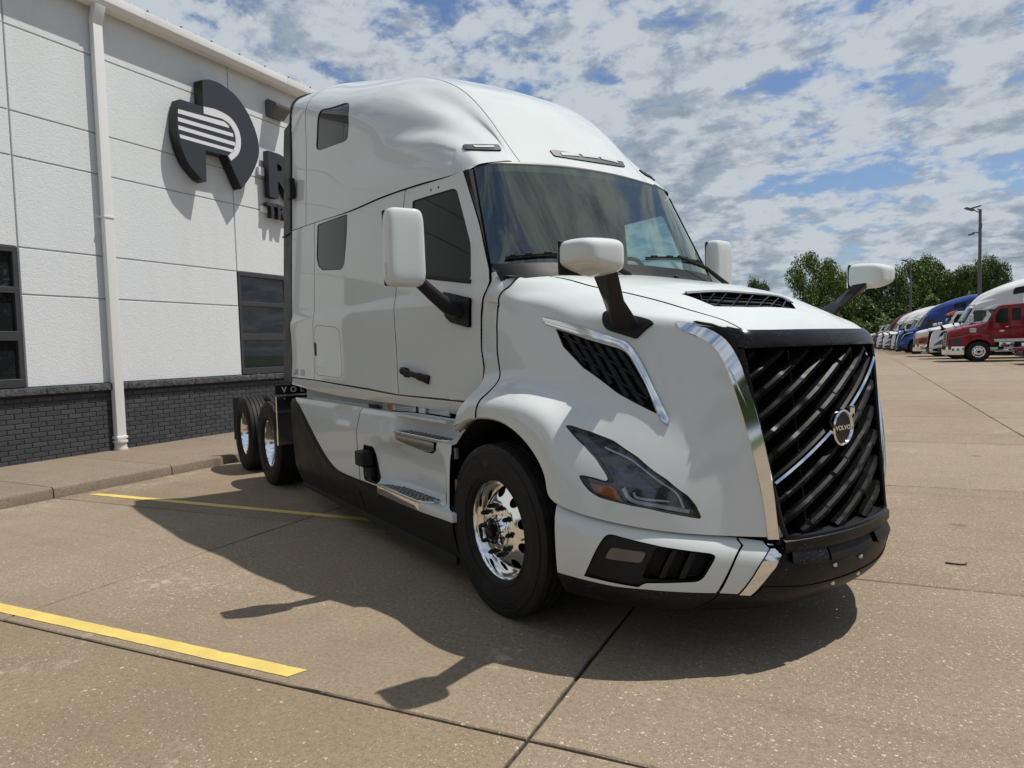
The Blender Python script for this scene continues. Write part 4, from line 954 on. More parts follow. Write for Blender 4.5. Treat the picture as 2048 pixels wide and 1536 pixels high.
def strip(name,rows,mt,parent,mir=False,close=False):
    n=len(rows[0]); V=np.concatenate(rows); 
    if mir: V=V*[1,-1,1]
    m=len(rows); FF=[(k*n+i,k*n+i+1,((k+1)%m)*n+i+1,((k+1)%m)*n+i) for k in range(m if close else m-1) for i in range(n-1)]
    o=mk(name,V,FF,mt,parent,True); bm=bmesh.new(); bm.from_mesh(o.data); bmesh.ops.recalc_face_normals(bm,faces=bm.faces); bm.to_mesh(o.data); bm.free(); o.data.set_sharp_from_angle(angle=R(38)); return o
out_n=np.array([.62,-.75,.18]); out_n/=np.linalg.norm(out_n)
grille=part('grille',truck)
for mir in (False,True):
    rows=[a-out_n*.012,a+out_n*.001,a*.95+b*.05+out_n*.005,a*.05+b*.95+out_n*.005,b+out_n*.001,b-out_n*.02]
    strip('chrome_strip',rows,M['chrome'],grille,mir)
def gw(z): u=(1.52-z)/.9; return .588-.128*u
def gx(y,z):
    u=(1.52-z)/.9; xc=1.335+.115*u; xe=1.244+.136*u; w=gw(z); return xc-(xc-xe)*(np.abs(y)/w)**2
def gp(y,z,off=0): return (float(gx(y,z))+off,y,z)
# surround: glossy black band from the hood edge down to the opening
up=[(1.058,-.681,1.660),(1.10,-.640,1.650),(1.165,-.585,1.630),(1.235,-.530,1.611),(1.275,-.42,1.607),(1.295,-.28,1.607),(1.305,-.14,1.607),(1.31,0,1.607)]
lo=[(1.0575,-.680,1.6534),(1.134,-.618,1.609),(1.205,-.596,1.548),(1.262,-.578,1.527),(1.30,-.44,1.527),(1.33,-.29,1.527),(1.345,-.14,1.527),(1.35,0,1.527)]
U=np.array(spl(up,6)); Lr=np.array(spl(lo,6)); U=np.concatenate([U,(U[:-1]*[1,-1,1])[::-1]]); Lr=np.concatenate([Lr,(Lr[:-1]*[1,-1,1])[::-1]])
fw=np.array([.02,0,.004]); rowsS=[U+np.array([-.03,0,-.006]),U+np.array([.0,0,.004]),U*.7+Lr*.3+np.array([.014,0,.006]),U*.35+Lr*.65+np.array([.016,0,.002]),Lr+np.array([.006,0,0]),Lr+np.array([-.05,0,.004])]
strip('surround',rowsS,M['gloss'],grille)
# frame round the opening
fr=[gp(-gw(1.52)+.006,1.522,.004)]+[gp(-gw(z)+.004,z,.006) for z in np.arange(1.48,.66,-.06)]+[gp(-gw(.62)+.01,.632,.010)]+[gp(y,.622+.0*y,.012) for y in np.arange(-.40,.41,.08)]+[gp(gw(.62)-.01,.632,.010)]+[gp(gw(z)-.004,z,.006) for z in np.arange(.66,1.5,.06)]+[gp(gw(1.52)-.006,1.522,.004)]
mb=MB(); mb.tube(fr,.014,8); mb.build('grille_frame',M['gloss'],grille)
# lower sill of the surround
yy=np.linspace(-.475,.475,31); sill=[np.stack([gx(yy,.62)+dx,yy,np.full(31,z_)],-1) for dx,z_ in ((-.05,.635),(.012,.628),(.030,.615),(.030,.575),(.018,.555),(-.06,.55))]
strip('grille_sill',sill,M['bumperblk'],grille)
# backing
ny,nz=14,12; V=[];FF=[]
for j in range(nz+1):
    z=.56+(1.56-.56)*j/nz
    for i in range(ny+1):
        y=-gw(z)*1.02+2.04*gw(z)*i/ny; V.append((float(gx(y,z))-.11,y,z))
for j in range(nz):
    for i in range(ny): FF.append((j*(ny+1)+i,j*(ny+1)+i+1,(j+1)*(ny+1)+i+1,(j+1)*(ny+1)+i))
mk('grille_backing',V,FF,M['darkrecess'],grille,True)
for s in (-1,1):
    zz=np.linspace(.56,1.56,12); strip('grille_cheek',[np.stack([gx(s*gw(zz),zz)-d,s*(gw(zz)+.004),zz],-1) for d in (.0,.12)],M['gloss'],grille)
# diagonal bars with stepped front edges
def bar_line(zl,zr,n=64):
    y=np.linspace(-.60,.60,n); t=(y+.55)/1.1; z=zl+(zr-zl)*t; ok=(z<1.515)&(z>.632)&(np.abs(y)<np.array([gw(v) for v in z])-.006); return y[ok],z[ok]
def bar(zl,zr,k,chrome=False):
    y,z=bar_line(zl,zr)
    if len(y)<4: return
    sl=(zr-zl)/1.1; nv=np.array([0,-sl,1]); nv/=np.linalg.norm(nv)
    ph=(y*1.0/.33+k*.37)%1.0; prot=np.interp(ph,[0,.06,.40,.46,1],[.0,.007,.007,.0,.0]); dz=np.interp(ph,[0,.06,.40,.46,1],[0,.0045,.0045,0,0])
    if chrome: prot*=0; dz*=0
    X=np.array([float(gx(a,b)) for a,b in zip(y,z)])
    P=np.stack([X,y,z],-1); nx_=np.array([1,0,0])
    def r(dx,dn,jog=1): return P+nx_*(dx+prot[:,None]*.0)+nv*(dn+dz[:,None]*jog)
    e=lambda dx: (prot+dx)[:,None]*nx_
    rows=[P+e(-.095)+nv*.026,P+e(-.016)+nv*(.016+dz[:,None]),P+e(-.002)+nv*(.006+dz[:,None]),P+e(.0)+nv*(-.012+dz[:,None]),P+e(-.012)+nv*(-.018+dz[:,None]*.5),P+e(-.095)+nv*.0]
    # clip to the curved frame is done by the visible range
    o=strip('grille_bar',rows,M['barblk'],grille,close=True); o.data.set_sharp_from_angle(angle=R(14))
    if chrome:
        rows=[P+nx_*.004+nv*-.012,P+nx_*.018+nv*-.010,P+nx_*.024+nv*.0,P+nx_*.016+nv*.010,P+nx_*.002+nv*.012]
        m_=(y<-.12)|(y>.10)
        for sel in (y<-.085,(y>.08)):
            strip('iron_mark_bar',[q[sel] for q in rows],M['chrome'],grille,close=True)
k=0
for i in range(-6,9):
    zl=.85+i*.1045; zr=1.44+(zl-.85)*1.22
    bar(zl,zr,i,chrome=(i==0))
for y0 in (-.27,.30):
    for z0 in (0,):
        zz=np.linspace(.64,1.51,20); mb=MB(); mb.tube([(float(gx(y0+.05*(1.5-z)*0,z))-.03,y0-.02*(1.5-z),z) for z in zz],.006,6); mb.build('grille_rod',M['gloss'],grille)
# round badge
bg_=part('badge',truck)
bx,bz=1.398,1.112
mb=MB(); mb.lathe([(-.03,.075),(.010,.076),(.020,.080),(.024,.084),(.018,.091),(.0,.093),(-.03,.092)],48,'x',(bx,0,bz)); mb.build('badge_ring',M['chrome'],bg_)
mb=MB(); mb.lathe([(.010,.0),(.010,.078)],40,'x',(bx,0,bz)); mb.build('badge_disc',M['gloss'],bg_)
def ctext(name,txt,size,mt,parent,o,xd,yd,ext,bold,sp=1.0):
    ob=text_mesh(name,txt,size,mt,parent,Matrix.Identity(4),ext,bold,sp); xs=[v.co.x for v in ob.data.vertices]; ys_=[v.co.y for v in ob.data.vertices]; cx,cy=(min(xs)+max(xs))/2,(min(ys_)+max(ys_))/2
    ob.data.transform(Matrix.Translation((-cx,-cy,0))); ob.matrix_local=frame_matrix(o,xd,yd); return ob
o=ctext('badge_lettering','VOLVO',.034,M['chrome'],bg_,(bx+.014,0,bz),(0,1,0),(0,0,1),.0025,.0012,1.06); o.data.transform(Matrix.Diagonal((1.12,.9,1,1)))
arrow=[(.068,.068),(.125,.128),(.128,.085),(.112,.100),(.083,.055)]
mb=MB(); mb.prism([(y,z+bz) for y,z in [(.052,.070),(.070,.052),(.085,.067),(.097,.055),(.102,.104),(.053,.099),(.067,.085)]],bx-.002,bx+.022,'x'); mb.build('iron_arrow',M['chrome'],bg_,bevel=.003)
# ---- bumper
bumper=part('bumper',truck)
bs=(.2,.08)
fog=rnd(F['foginset'],.014,3,scale=bs)
wb=[(.0,3.98),(.095,4.0),(.62,4.0)]
def wline(s): return 3.93+.04*math.sin(s)
seamL=[(3.975,-.3),(3.985,.55),(4.07,1.12),(3.78,2.5),(3.46,3.86)]; seamR=[(4.035,-.3),(4.045,.55),(4.13,1.12),(3.84,2.5),(3.53,3.87)]
corner=[(0,0)]+[(s,0) for s in np.arange(.3,3.9,.3)]+[(3.978,0)]+seamL[1:]+[(3.2,3.86),(2.56,3.85)]+[(2.0,3.86),(1.9,3.87)]+[(1.30,3.97),(.61,4.0),(.3,4.0),(0,4.0)]
ch=[(4.79,1.15),(5.12,.985),(5.03,1.6),(4.88,2.4),(4.62,3.16),(4.28,4.04),(4.0,3.97),(4.35,2.9),(4.62,1.9)]
mid=[(4.04,0),(4.62,0),(4.68,.7),(4.765,1.15),(4.60,1.9),(4.33,2.9),(3.98,3.95),(3.54,3.87)]+seamR[1:-1][::-1]
# where the fog inset runs out through the lower edge of the white corner
fogw=[p if p[1]<3.8 else (p[0],min(p[1],3.80)) for p in fog]
for mir in (False,True):
    v,f,n=region(BUMPER,corner,[fogw],step=.03,depth=.02,mirror=mir); mk('bumper_corner',v,f,M['white'],bumper,True,n)
    v,f,n=region(BUMPER,mid,[],step=.03,depth=.02,mirror=mir); mk('bumper_panel',v,f,M['white'],bumper,True,n)
    v,f,n=region(BUMPER,ch,[],step=.03,depth=.02,off=.006,mirror=mir); mk('bumper_chrome',v,f,M['chrome'],bumper,True,n)
    v,f,n=region(BUMPER,rnd([(4.64,.05),(4.98,.02),(5.05,.66),(4.72,.80)],.006,3,scale=bs),[],step=.03,depth=.02,off=.008,mirror=mir); mk('bumper_chrome',v,f,M['chrome'],bumper,True,n)
    v,f,n=region(BUMPER,fogw,[rnd(F['ventin'],.01,3,scale=bs)],step=.03,depth=.03,off=-.012,mirror=mir); mk('fog_lamp_surround',v,f,M['blkplastic'],bumper,True,n)
    v,f,n=region(BUMPER,rnd(F['ventin'],.01,3,scale=bs),[],step=.03,depth=0,off=-.06,mirror=mir); mk('vent_backing',v,f,M['darkrecess'],bumper,True,n)
    for sn in ('vslat1','vslat2'):
        v,f,n=region(BUMPER,F[sn],[],step=.02,depth=.045,off=-.012,mirror=mir); mk('vent_slat',v,f,M['blkplastic'],bumper,True,n)
    fl=part('fog_lamp',truck)
    fo=rnd(F['fog'],.010,3,scale=bs)
    v,f,n=region(BUMPER,fo,[],step=.02,depth=.012,off=-.008,mirror=mir); mk('fog_lens',v,f,mat('fog_lens',(.085,.08,.075),.18,0,1),fl,True,n)
    ribbon('fog_seal',BUMPER,fo,.007,M['rubber'],fl,off=-.010,thick=.004,mirror=mir,closed=True)
    v,f,n=region(BUMPER,[(0,4.03),(.6,4.03),(1.3,3.99),(1.9,3.9),(2.6,3.88),(3.4,3.88),(3.52,3.9),(3.2,5.0),(2.9,5.98),(2,5.98),(1,5.98),(.12,5.98),(.05,5)],[],step=.03,depth=.02,mirror=mir); mk('bumper_chin',v,f,M['bumperblk'],bumper,True,n)
ctr=[(3.55,3.92),(4.0,4.02),(4.3,4.09),(4.65,3.2),(4.91,2.4),(5.06,1.6),(5.16,.95),(5.08,.66),(5.02,0.0)]
ctr=ctr+[(s,0.0) for s in np.arange(5.3,8.8,.3)]+[(14-a,b) for a,b in ctr[::-1]]+[(14-2.93,5.98)]+[(s,5.98) for s in np.arange(10.8,3.0,-.3)]+[(2.93,5.98),(3.23,5.0)]
v,f,n=region(BUMPER,ctr,[],step=.035,depth=.02); mk('bumper_centre',v,f,M['bumperblk'],bumper,True,n)
# shelf on top of the centre, pads and plate holder
yy=np.linspace(-.50,.50,31)
pl=[(5.26,.62),(6.02,.55),(6.14,.8),(6.12,2.15),(6.0,2.3),(5.4,2.25),(5.22,2.1),(5.24,1.5),(5.26,1.0)]
for mir in (False,True):
    v,f,n=region(BUMPER,rnd(pl,.01,3,scale=bs),[],step=.03,depth=.04,off=.024,mirror=mir); mk('bumper_pad',v,f,M['bumperblk'],bumper,True,n)
    v,f,n=region(BUMPER,[(4.3,4.25),(4.6,3.5),(5.6,3.75),(7,3.85),(7,4.05),(5.6,3.98),(4.7,3.8),(4.45,4.35)],[],step=.03,depth=.01,off=.004,mirror=mir); mk('bumper_step',v,f,M['bumperblk'],bumper,True,n)
v,f,n=region(BUMPER,rnd([(6.24,.40),(7.76,.40),(7.76,2.35),(6.24,2.35)],.006,3,scale=bs),[],step=.03,depth=.02,off=.012); mk('plate_holder',v,f,M['blkplastic'],bumper,True,n)
for st in ((6.39,2.75),(7.3,2.75),(6.5,4.1),(7.4,4.1)):
    p=on(BUMPER,[st],.004)[0]; mb=MB(); mb.lathe([(-.004,.012),(.004,.011),(.008,.007),(.009,.0)],12,'x',tuple(p)); mb.build('bolt',M['alu'],bumper)
# ---- cab sides
ZB=1.075
_rb=ROOF(np.stack([np.linspace(0,9,91),np.full(91,7.98)],-1)); roofline=lambda x: float(np.interp(x,_rb[:,0],_rb[:,2]))-.009
door_lo=[(-.312,1.55),(-.285,1.44),(-.30,1.345),(-.50,1.228)]
vs=-3.195
xs=lambda a,b,n=24:[(a+(b-a)*i/n,roofline(a+(b-a)*i/n)) for i in range(n+1)]
win=rnd(F['win'],.035,4); win2=rnd([(-3.105,2.785),(-2.345,2.752)]+F['win2'][2:],.03,4)
ldoor=rnd(F['ldoor'],.03,4)
cab=part('cab',truck)
door_x=-1.432
def seamx(z): return float(np.interp(z,[1.2,1.57,1.95,2.4,2.76],[F['door'][k][0] for k in (11,12,13,14,0)]))
zz=np.linspace(1.235,2.735,14)
doorb=[(seamx(z)+.004,z) for z in zz]; doora=[(seamx(z)-.004,z) for z in zz]
front_edge=[(-.60,2.715),(-.52,2.56),(-.43,2.39),(-.34,2.20),(-.262,2.045),(-.250,1.97),(-.275,1.915),(-.303,1.87),(-.315,1.75),(-.315,1.62)]+door_lo
for mir in (False,True):
    v,f,n=region(SIDE,[(-3.95,1.318),(-3.95,2.5)]+xs(-3.95,vs-.005,10)+[(vs-.005,2.5),(vs-.005,1.308)],[],step=.05,depth=.015,mirror=mir); mk('sleeper_corner',v,f,M['white'],cab,True,n)
    v,f,n=region(SIDE,[(vs+.005,1.308),(vs+.005,2.0)]+xs(vs+.005,seamx(2.73)-.004,24)+doora[::-1]+[(-1.9,1.265)],[win2,ldoor],step=.05,depth=.015,mirror=mir); mk('sleeper_side',v,f,M['white'],cab,True,n)
    ld=[((x+2.80)*.985-2.80,(z-1.58)*.985+1.58) for x,z in ldoor]
    v,f,n=region(SIDE,ld,[],step=.05,depth=.015,mirror=mir); mk('luggage_door',v,f,M['white'],cab,True,n)
    v,f,n=region(SIDE,rnd(F['lhandle'],.006,2),[],step=.03,depth=.02,off=.006,mirror=mir); mk('luggage_door_latch',v,f,M['blkplastic'],cab,True,n)
    v,f,n=region(SIDE,win2,[],step=.05,depth=0,off=-.006,mirror=mir); mk('sleeper_window',v,f,M['tint'],cab,True,n)
    ribbon('window_seal',SIDE,win2,.012,M['rubber'],cab,off=-.006,thick=.005,mirror=mir,closed=True)
    dr=part('door',truck)
    v,f,n=region(SIDE,doorb+xs(seamx(2.73)+.02,-.615,14)+front_edge,[win],step=.045,depth=.02,mirror=mir); mk('door_skin',v,f,M['white'],dr,True,n)
    v,f,n=region(SIDE,win,[],step=.05,depth=0,off=-.010,mirror=mir); mk('side_window',v,f,M['sideglass'] if mir else M['tint'],dr,True,n)
    ribbon('window_seal',SIDE,win,.018,M['rubber'],dr,off=-.008,thick=.006,mirror=mir,closed=True)
    ribbon('belt_strip',SIDE,[tuple(np.array(F['belt'][0])*(1-t)+np.array(F['belt'][1])*t-np.array([0,.010])) for t in (0,.25,.5,.75,1)],.028,M['blkplastic'],dr,off=.004,thick=.012,mirror=mir)
    # door handle: dark cup and bar
    h=part('door_handle',dr); 
    v,f,n=region(SIDE,rnd([(x+.055,z) for x,z in ((-1.345,1.44),(-1.262,1.432),(-1.225,1.40),(-1.24,1.362),(-1.335,1.37))],.012,3),[],step=.03,depth=.01,off=.004,mirror=mir); mk('handle_cup',v,f,M['darkrecess'],dr,True,n)
    bpy.data.objects.remove(h)
    y0=-float(side_y(-1.15,1.39)); s=-1 if not mir else 1
    mb=MB(); y1=lambda x:-float(side_y(x,1.39)); pts=[(-1.28,s*(y1(-1.28)+.014),1.415),(-1.215,s*(y1(-1.2)+.040),1.410),(-1.10,s*(y1(-1.1)+.042),1.395),(-.98,s*(y1(-.98)+.032),1.372),(-.91,s*(y1(-.91)+.010),1.352)]
    mb.tube(spl(pts,5),[.022]*6+[.017]*8+[.023]*4+[.026]*3,8,flat=1.25,up=(0,0,1)); mb.build('door_handle',M['blkplastic'],dr)
    for d in F['dots']:
        p=on(SIDE,[d],.001,mirror=mir)[0]; mb=MB(); mb.lathe([(0,.009),(s*.002,.008),(s*.003,0)],12,'y',tuple(p)); mb.build('door_plug',M['rubber'],dr)
    # sill below doors
    def sillf(st): x,z=st[:,0],st[:,1]; return np.stack([x,side_y(x,np.full_like(x,1.3))+.002+.055*np.clip((1.25-z)/.13,0,1)**1.6,z],-1)
    SILL=Func(sillf); lowe=[(-3.95,1.306),(vs,1.298),(-1.9,1.25),(-1.43,1.226),(-.51,1.212),(-.52,1.18),(-.56,1.13),(-.65,1.118),(-1.1,1.15),(-1.8,1.160),(-2.5,1.170),(-3.1,1.190),(-3.5,1.21),(-3.95,1.238)]
    v,f,n=region(SILL,lowe,[],step=.05,depth=.01,mirror=mir); mk('sill',v,f,M['white'],cab,True,n)
    # backing behind seams
    v,f,n=region(SIDE,[(-3.94,1.28),(-3.94,2.84),(-3.2,2.80),(-2.2,2.74),(-1.42,2.73),(-1.40,2.0),(-1.37,1.26),(-1.37,1.25)],[win2],step=.2,depth=0,off=-.018,mirror=mir); mk('inner_skin',v,f,M['darkrecess'],cab,True,n)
    v,f,n=region(SIDE,[(-1.42,1.25),(-1.42,2.72),(-.66,2.69),(-.56,2.50),(-.46,2.33),(-.31,2.03),(-.33,1.9),(-.37,1.6),(-.37,1.4),(-.56,1.25)],[win],step=.2,depth=0,off=-.022,mirror=mir); mk('inner_skin',v,f,M['interior'],dr,True,n)
o=ctext('lettering','VNL',.085,M['letter'],cab,(-3.79,float(side_y(-3.79,1.375))-.004,1.375),(1,0,0),(0,0,1),.003,.001)
o=ctext('lettering','860',.075,M['letter'],cab,(-3.565,float(side_y(-3.565,1.372))-.004,1.372),(1,0,0),(0,0,1),.003,.004)
ribbon('label_plate',SIDE,rnd(F['plate'],.01,3),.004,M['letter'],cab,off=.001,thick=.001,closed=True)
# ---- roof
roof=part('roof_fairing',truck)
rs_=(.38,.28)
rwin=rnd(F['rwin'],.04,4,scale=rs_); mkr=rnd(F['marker'],.008,3,scale=rs_); clt=rnd(F['clight'],.01,3,scale=rs_)
T0=1.985;T1=2.015
v,f,n=region(ROOF,[(0,-T0),(8.98,-T0),(8.98,T0),(0,T0)],[],step=.055,depth=.012); mk('roof_centre',v,f,M['white'],roof,True,n)
for mir in (False,True):
    v,f,n=region(ROOF,[(1.012,T1),(8.98,T1),(8.98,7.98),(1.012,7.98)],[rwin],step=.05,depth=.012,mirror=mir,disp=lambda st:-.006*sst(6.15,6.3,st[:,1])*(1-sst(7.0,7.25,st[:,1]))*sst(4.2,5.5,st[:,0])*(1-sst(7.2,7.4,st[:,0]))); mk('roof_side',v,f,M['white'],roof,True,n)
    v,f,n=region(ROOF,[(0,T1),(.988,T1),(.988,7.98),(0,7.98)],[],step=.06,depth=.012,mirror=mir); mk('roof_corner',v,f,M['white'],roof,True,n)
    v,f,n=region(ROOF,rwin,[],step=.05,depth=0,off=-.008,mirror=mir); mk('roof_window',v,f,M['tint'],roof,True,n)
    ribbon('window_seal',ROOF,rwin,.014,M['rubber'],roof,off=-.008,thick=.006,mirror=mir,closed=True)
    ml=part('marker_light',truck)
    v,f,n=region(ROOF,mkr,[],step=.03,depth=.012,off=.010,mirror=mir); mk('marker_base',v,f,mat('marker_grey',(.05,.055,.06),.4),ml,True,n)
    v,f,n=region(ROOF,rnd(F['marker_l'],.004,2,scale=rs_),[],step=.03,depth=.006,off=.015,mirror=mir); mk('marker_lens',v,f,M['whitelens'],ml,True,n)
    ribbon('drip_rail',ROOF,[(s,8.0) for s in np.arange(.02,9,.2)],.022,M['gap'],roof,off=-.030,thick=.002,mirror=mir)
ml=part('marker_light',truck)
v,f,n=region(ROOF,clt,[],step=.03,depth=.012,off=.008); mk('marker_base',v,f,MATS['marker_grey'],ml,True,n)
c0=np.array([8.36,-1.22]);c1=np.array([8.56,.72])
for k in range(3):
    t0_,t1_=-1.22+k*.68,-1.22+k*.68+.56; s0_=lambda t:8.385+(t+1.3)/2.2*.19
    v,f,n=region(ROOF,[(s0_(t0_),t0_),(s0_(t1_),t1_),(s0_(t1_)+.10,t1_),(s0_(t0_)+.10,t0_)],[],step=.03,depth=.006,off=.013); mk('marker_lens',v,f,M['whitelens'],ml,True,n)
v,f,n=region(ROOF,[(.0,-7.9),(8.9,-7.9),(8.9,7.9),(0,7.9)],[rwin,[(a,-b) for a,b in rwin]],step=.15,depth=0,off=-.03); mk('roof_dark_shell',v,f,M['darkrecess'],roof,True,n)  # dark shell added under the roof panels to block light
ts=np.arange(-8,8.01,.25); rim=ROOF(np.stack([np.zeros(len(ts)),ts],-1)); mb=MB(); mb.tube([tuple(p+np.array([-.012,0,.006])) for p in rim],.016,6); mb.build('roof_trim',M['rubber'],roof)
# rear wall and side extenders
ry=[(p[1],p[2]) for p in rim]; low=[(float(-side_y(-3.95,z)),z) for z in (2.6,2.2,1.8,1.4,1.27)]
poly=[(y,z) for y,z in ry if True]; left=[(y,z) for y,z in low]; 
if poly[0][0]<0: poly=poly[::-1]
poly=poly[::-1]+[(y,z) for y,z in low]+[(-y,z) for y,z in low[::-1]]
# order: rim runs -y..+y, then down the +y side, up the -y side
mb=MB(); mb.prism(poly,-3.97,-3.93,'x'); mb.build('rear_wall',M['interior'],cab)
for mir in (False,True):
    zs=[1.26,1.6,2.0,2.4,2.8]; P=[(-3.945,float(side_y(-3.95,z)),z) for z in zs]+[tuple(np.array([-3.945,0,0])+[0,p[1],p[2]]) for p in ROOF([(0,7),(0,6),(0,5),(0,4.3)])]
    P=np.array(P); bk=P+np.array([-.37,.02,0]); bk[-1]+=np.array([.03,0,-.01])
    strip('side_extender',[P+np.array([0,-.002,0]),bk+np.array([0,-.004,0]),bk+np.array([0,.016,0]),P+np.array([0,.02,0])],M['blkplastic'],cab,mir,close=True)
    s=1 if mir else -1
    rbox('grab_handle',(-3.83,s*1.155,3.27),(.13,.06,.21),M['blkplastic'],cab,.018)
    mb=MB(); mb.box(-4.29,-3.96,s*1.13-.008,s*1.13+.004,2.84,2.853); mb.build('extender_joint',M['gap'],cab)
# ---- windscreen
ws=part('windscreen',truck)
v,f,n=region(WSHIELD,[(.0,-4),(3,-4),(3,4),(0,4)],[],step=.06,depth=0); mk('glass',v,f,M['wsglass'],ws,True,n)
clear=rnd([(.20,-3.62),(2.80,-3.72),(2.80,3.72),(.2,3.42)],.06,5,scale=(.28,.3))
v,f,n=region(WSHIELD,[(-.02,-4.01),(3,-4.01),(3,4.01),(-.02,4.01)],[clear],step=.06,depth=0,off=-.004); mk('black_border',v,f,mat('frit_black',(.006,.007,.009),.5,0,0,.03,.1),ws,True,n)
sen=rnd(F['sensor'],.012,3,scale=(.28,.3))
v,f,n=region(WSHIELD,sen,[rnd([(.50,.62),(.52,.42),(.66,.45),(.64,.66)],.008,3,scale=(.28,.3)),rnd([(.42,.32),(.60,-.02),(.66,.02),(.62,.34)],.008,3,scale=(.28,.3))],step=.03,depth=.02,off=-.012); mk('sensor_housing',v,f,M['gloss'],ws,True,n)
ribbon('windscreen_seal',WSHIELD,[(-.03,t) for t in np.arange(-4.0,4.01,.25)],.022,mat('bronze_seal',(.05,.042,.035),.4),ws,off=.0,thick=.004)
for mir in (False,True):
    # black pillar between glass and door
    zs=np.linspace(2.035,2.735,16); A=WSHIELD(np.stack([np.interp(zs,[2.03,2.75],[3,0]),np.full(16,4.0)],-1)); fx=np.interp(zs,[2.035,2.2,2.39,2.56,2.72],[-.245,-.335,-.425,-.515,-.60]); B=np.stack([fx,side_y(fx,zs)+.004,zs],-1)
    Mi=(A+B)/2+np.array([.010,-.012,0])
    strip('pillar',[A+np.array([-.004,.01,0]),A+np.array([.006,-.004,0]),A*.75+Mi*.25+np.array([-.004,.004,0]),Mi,B,B+np.array([-.0,.03,0])],M['gloss'],ws,mir)
for nm in ('wiper1','wiper2'):
    w_=spl(F[nm],4); P=on(WSHIELD,w_,.020); wp=part('wiper',truck)
    mb=MB(); mb.tube([tuple(p) for p in P],.007,6); mb.tube([tuple(p+np.array([-.004,0,-.012])) for p in P],.004,4); mb.build('wiper_blade',M['blkplastic'],wp)
    for k_ in range(1,len(P)-1,3):
        q=MB(); q.tube([tuple(P[k_]+np.array([.002,0,.006])),tuple(P[k_+1]+np.array([.002,0,.006]))],.009,6); q.build('blade_clip',M['blkplastic'],wp)
    a_=P[len(P)//2]; b_=(np.array([.03,.48,2.0]) if nm=='wiper1' else np.array([.02,.90,1.985])); 
    if nm=='wiper1': b_=np.array([.06,-.13,2.01]); a_=P[-1]
    mb=MB(); mb.tube([tuple(a_+np.array([.01,0,.01])),tuple((a_+b_)/2+np.array([.035,0,.02])),tuple(b_)],[.010,.014,.018],8); mb.build('wiper_arm',M['blkplastic'],wp)
# cowl between glass and hood
tc_=np.linspace(-4,4,41); G3=WSHIELD(np.stack([np.full(41,2.82),tc_],-1)); ht=np.interp(tc_,[-4,-3,-2,-1,0,1,2,3,4],[-2.95,-2.45,-1.75,-.9,0,.9,1.75,2.45,2.95]); H0=HOOD(np.stack([np.full(41,.0),ht],-1))
strip('cowl',[G3+np.array([-.01,0,.0]),G3+np.array([.01,0,.004]),G3*.5+H0*.5+np.array([0,0,-.006]),H0+np.array([-.012,0,-.012]),H0+np.array([.05,0,-.05])],M['blkplastic'],truck)
for y_ in (-.62,.35):
    mb=MB(); mb.tube([(.02,y_,2.012),(.03,y_,2.03)],[.020,.014],10); mb.build('washer_nozzle',M['rubber'],truck)
# ---- cab interior
it=part('interior',truck)
mb=MB(); mb.box(-3.9,.0,-1.0,1.0,1.24,1.27); mb.build('floor',M['interior'],it)
V=[];ysd=np.linspace(-.96,.96,17)
dsh=[np.stack([np.full(17,-.10)+.06*(1-(ysd/.96)**2),ysd,np.full(17,1.99)],-1),np.stack([np.full(17,-.30),ysd,np.full(17,2.03)],-1),np.stack([np.full(17,-.52),ysd,2.02+.05*np.exp(-((ysd-.5)/.25)**2)],-1),np.stack([np.full(17,-.60),ysd,np.full(17,1.90)],-1),np.stack([np.full(17,-.5),ysd,np.full(17,1.3)],-1)]
strip('dashboard',dsh,mat('dashboard_grey',(.13,.14,.14),.75),it)
for y_ in (-.55,.55):
    st_=part('seat',it)
    rbox('cushion',(-1.15,y_,1.62),(.52,.52,.16),M['seat'],it,.05); rbox('backrest',(-1.42,y_,2.02),(.16,.52,.75),M['seat'],it,.05,(0,-.15,0)); rbox('headrest',(-1.50,y_,2.50),(.10,.28,.2),M['seat'],it,.04); bpy.data.objects.remove(st_)
mb=MB(); c=Vector((-.70,.52,2.03)); ang=R(-62); pts=[]
for k_ in range(33):
    t=2*math.pi*k_/32; pts.append(c+Vector((math.sin(t)*.23*math.cos(R(62)),math.cos(t)*.23,math.sin(t)*.23*math.sin(R(62)))))
mb.tube(pts,.016,8,cap=False)
for t in (math.pi*.0,math.pi,math.pi*1.5): mb.tube([c,c+Vector((math.sin(t)*.22*math.cos(R(62)),math.cos(t)*.22,math.sin(t)*.22*math.sin(R(62))))],.018,6)
mb.tube([c,c+Vector((.25,0,-.25))],.03,8); mb.build('steering_wheel',M['blkplastic'],it)
mb=MB(); mb.box(-1.95,-1.9,-1.05,1.05,1.15,3.1); mb.build('sleeper_curtain',M['interior'],it)
rbox('headliner',(-1.45,0,2.80),(.95,1.8,.04),mat('headliner',(.12,.125,.125),.9),it,.01)
rbox('visor_console',(-.80,0,2.735),(.28,1.2,.08),M['interior'],it,.02)
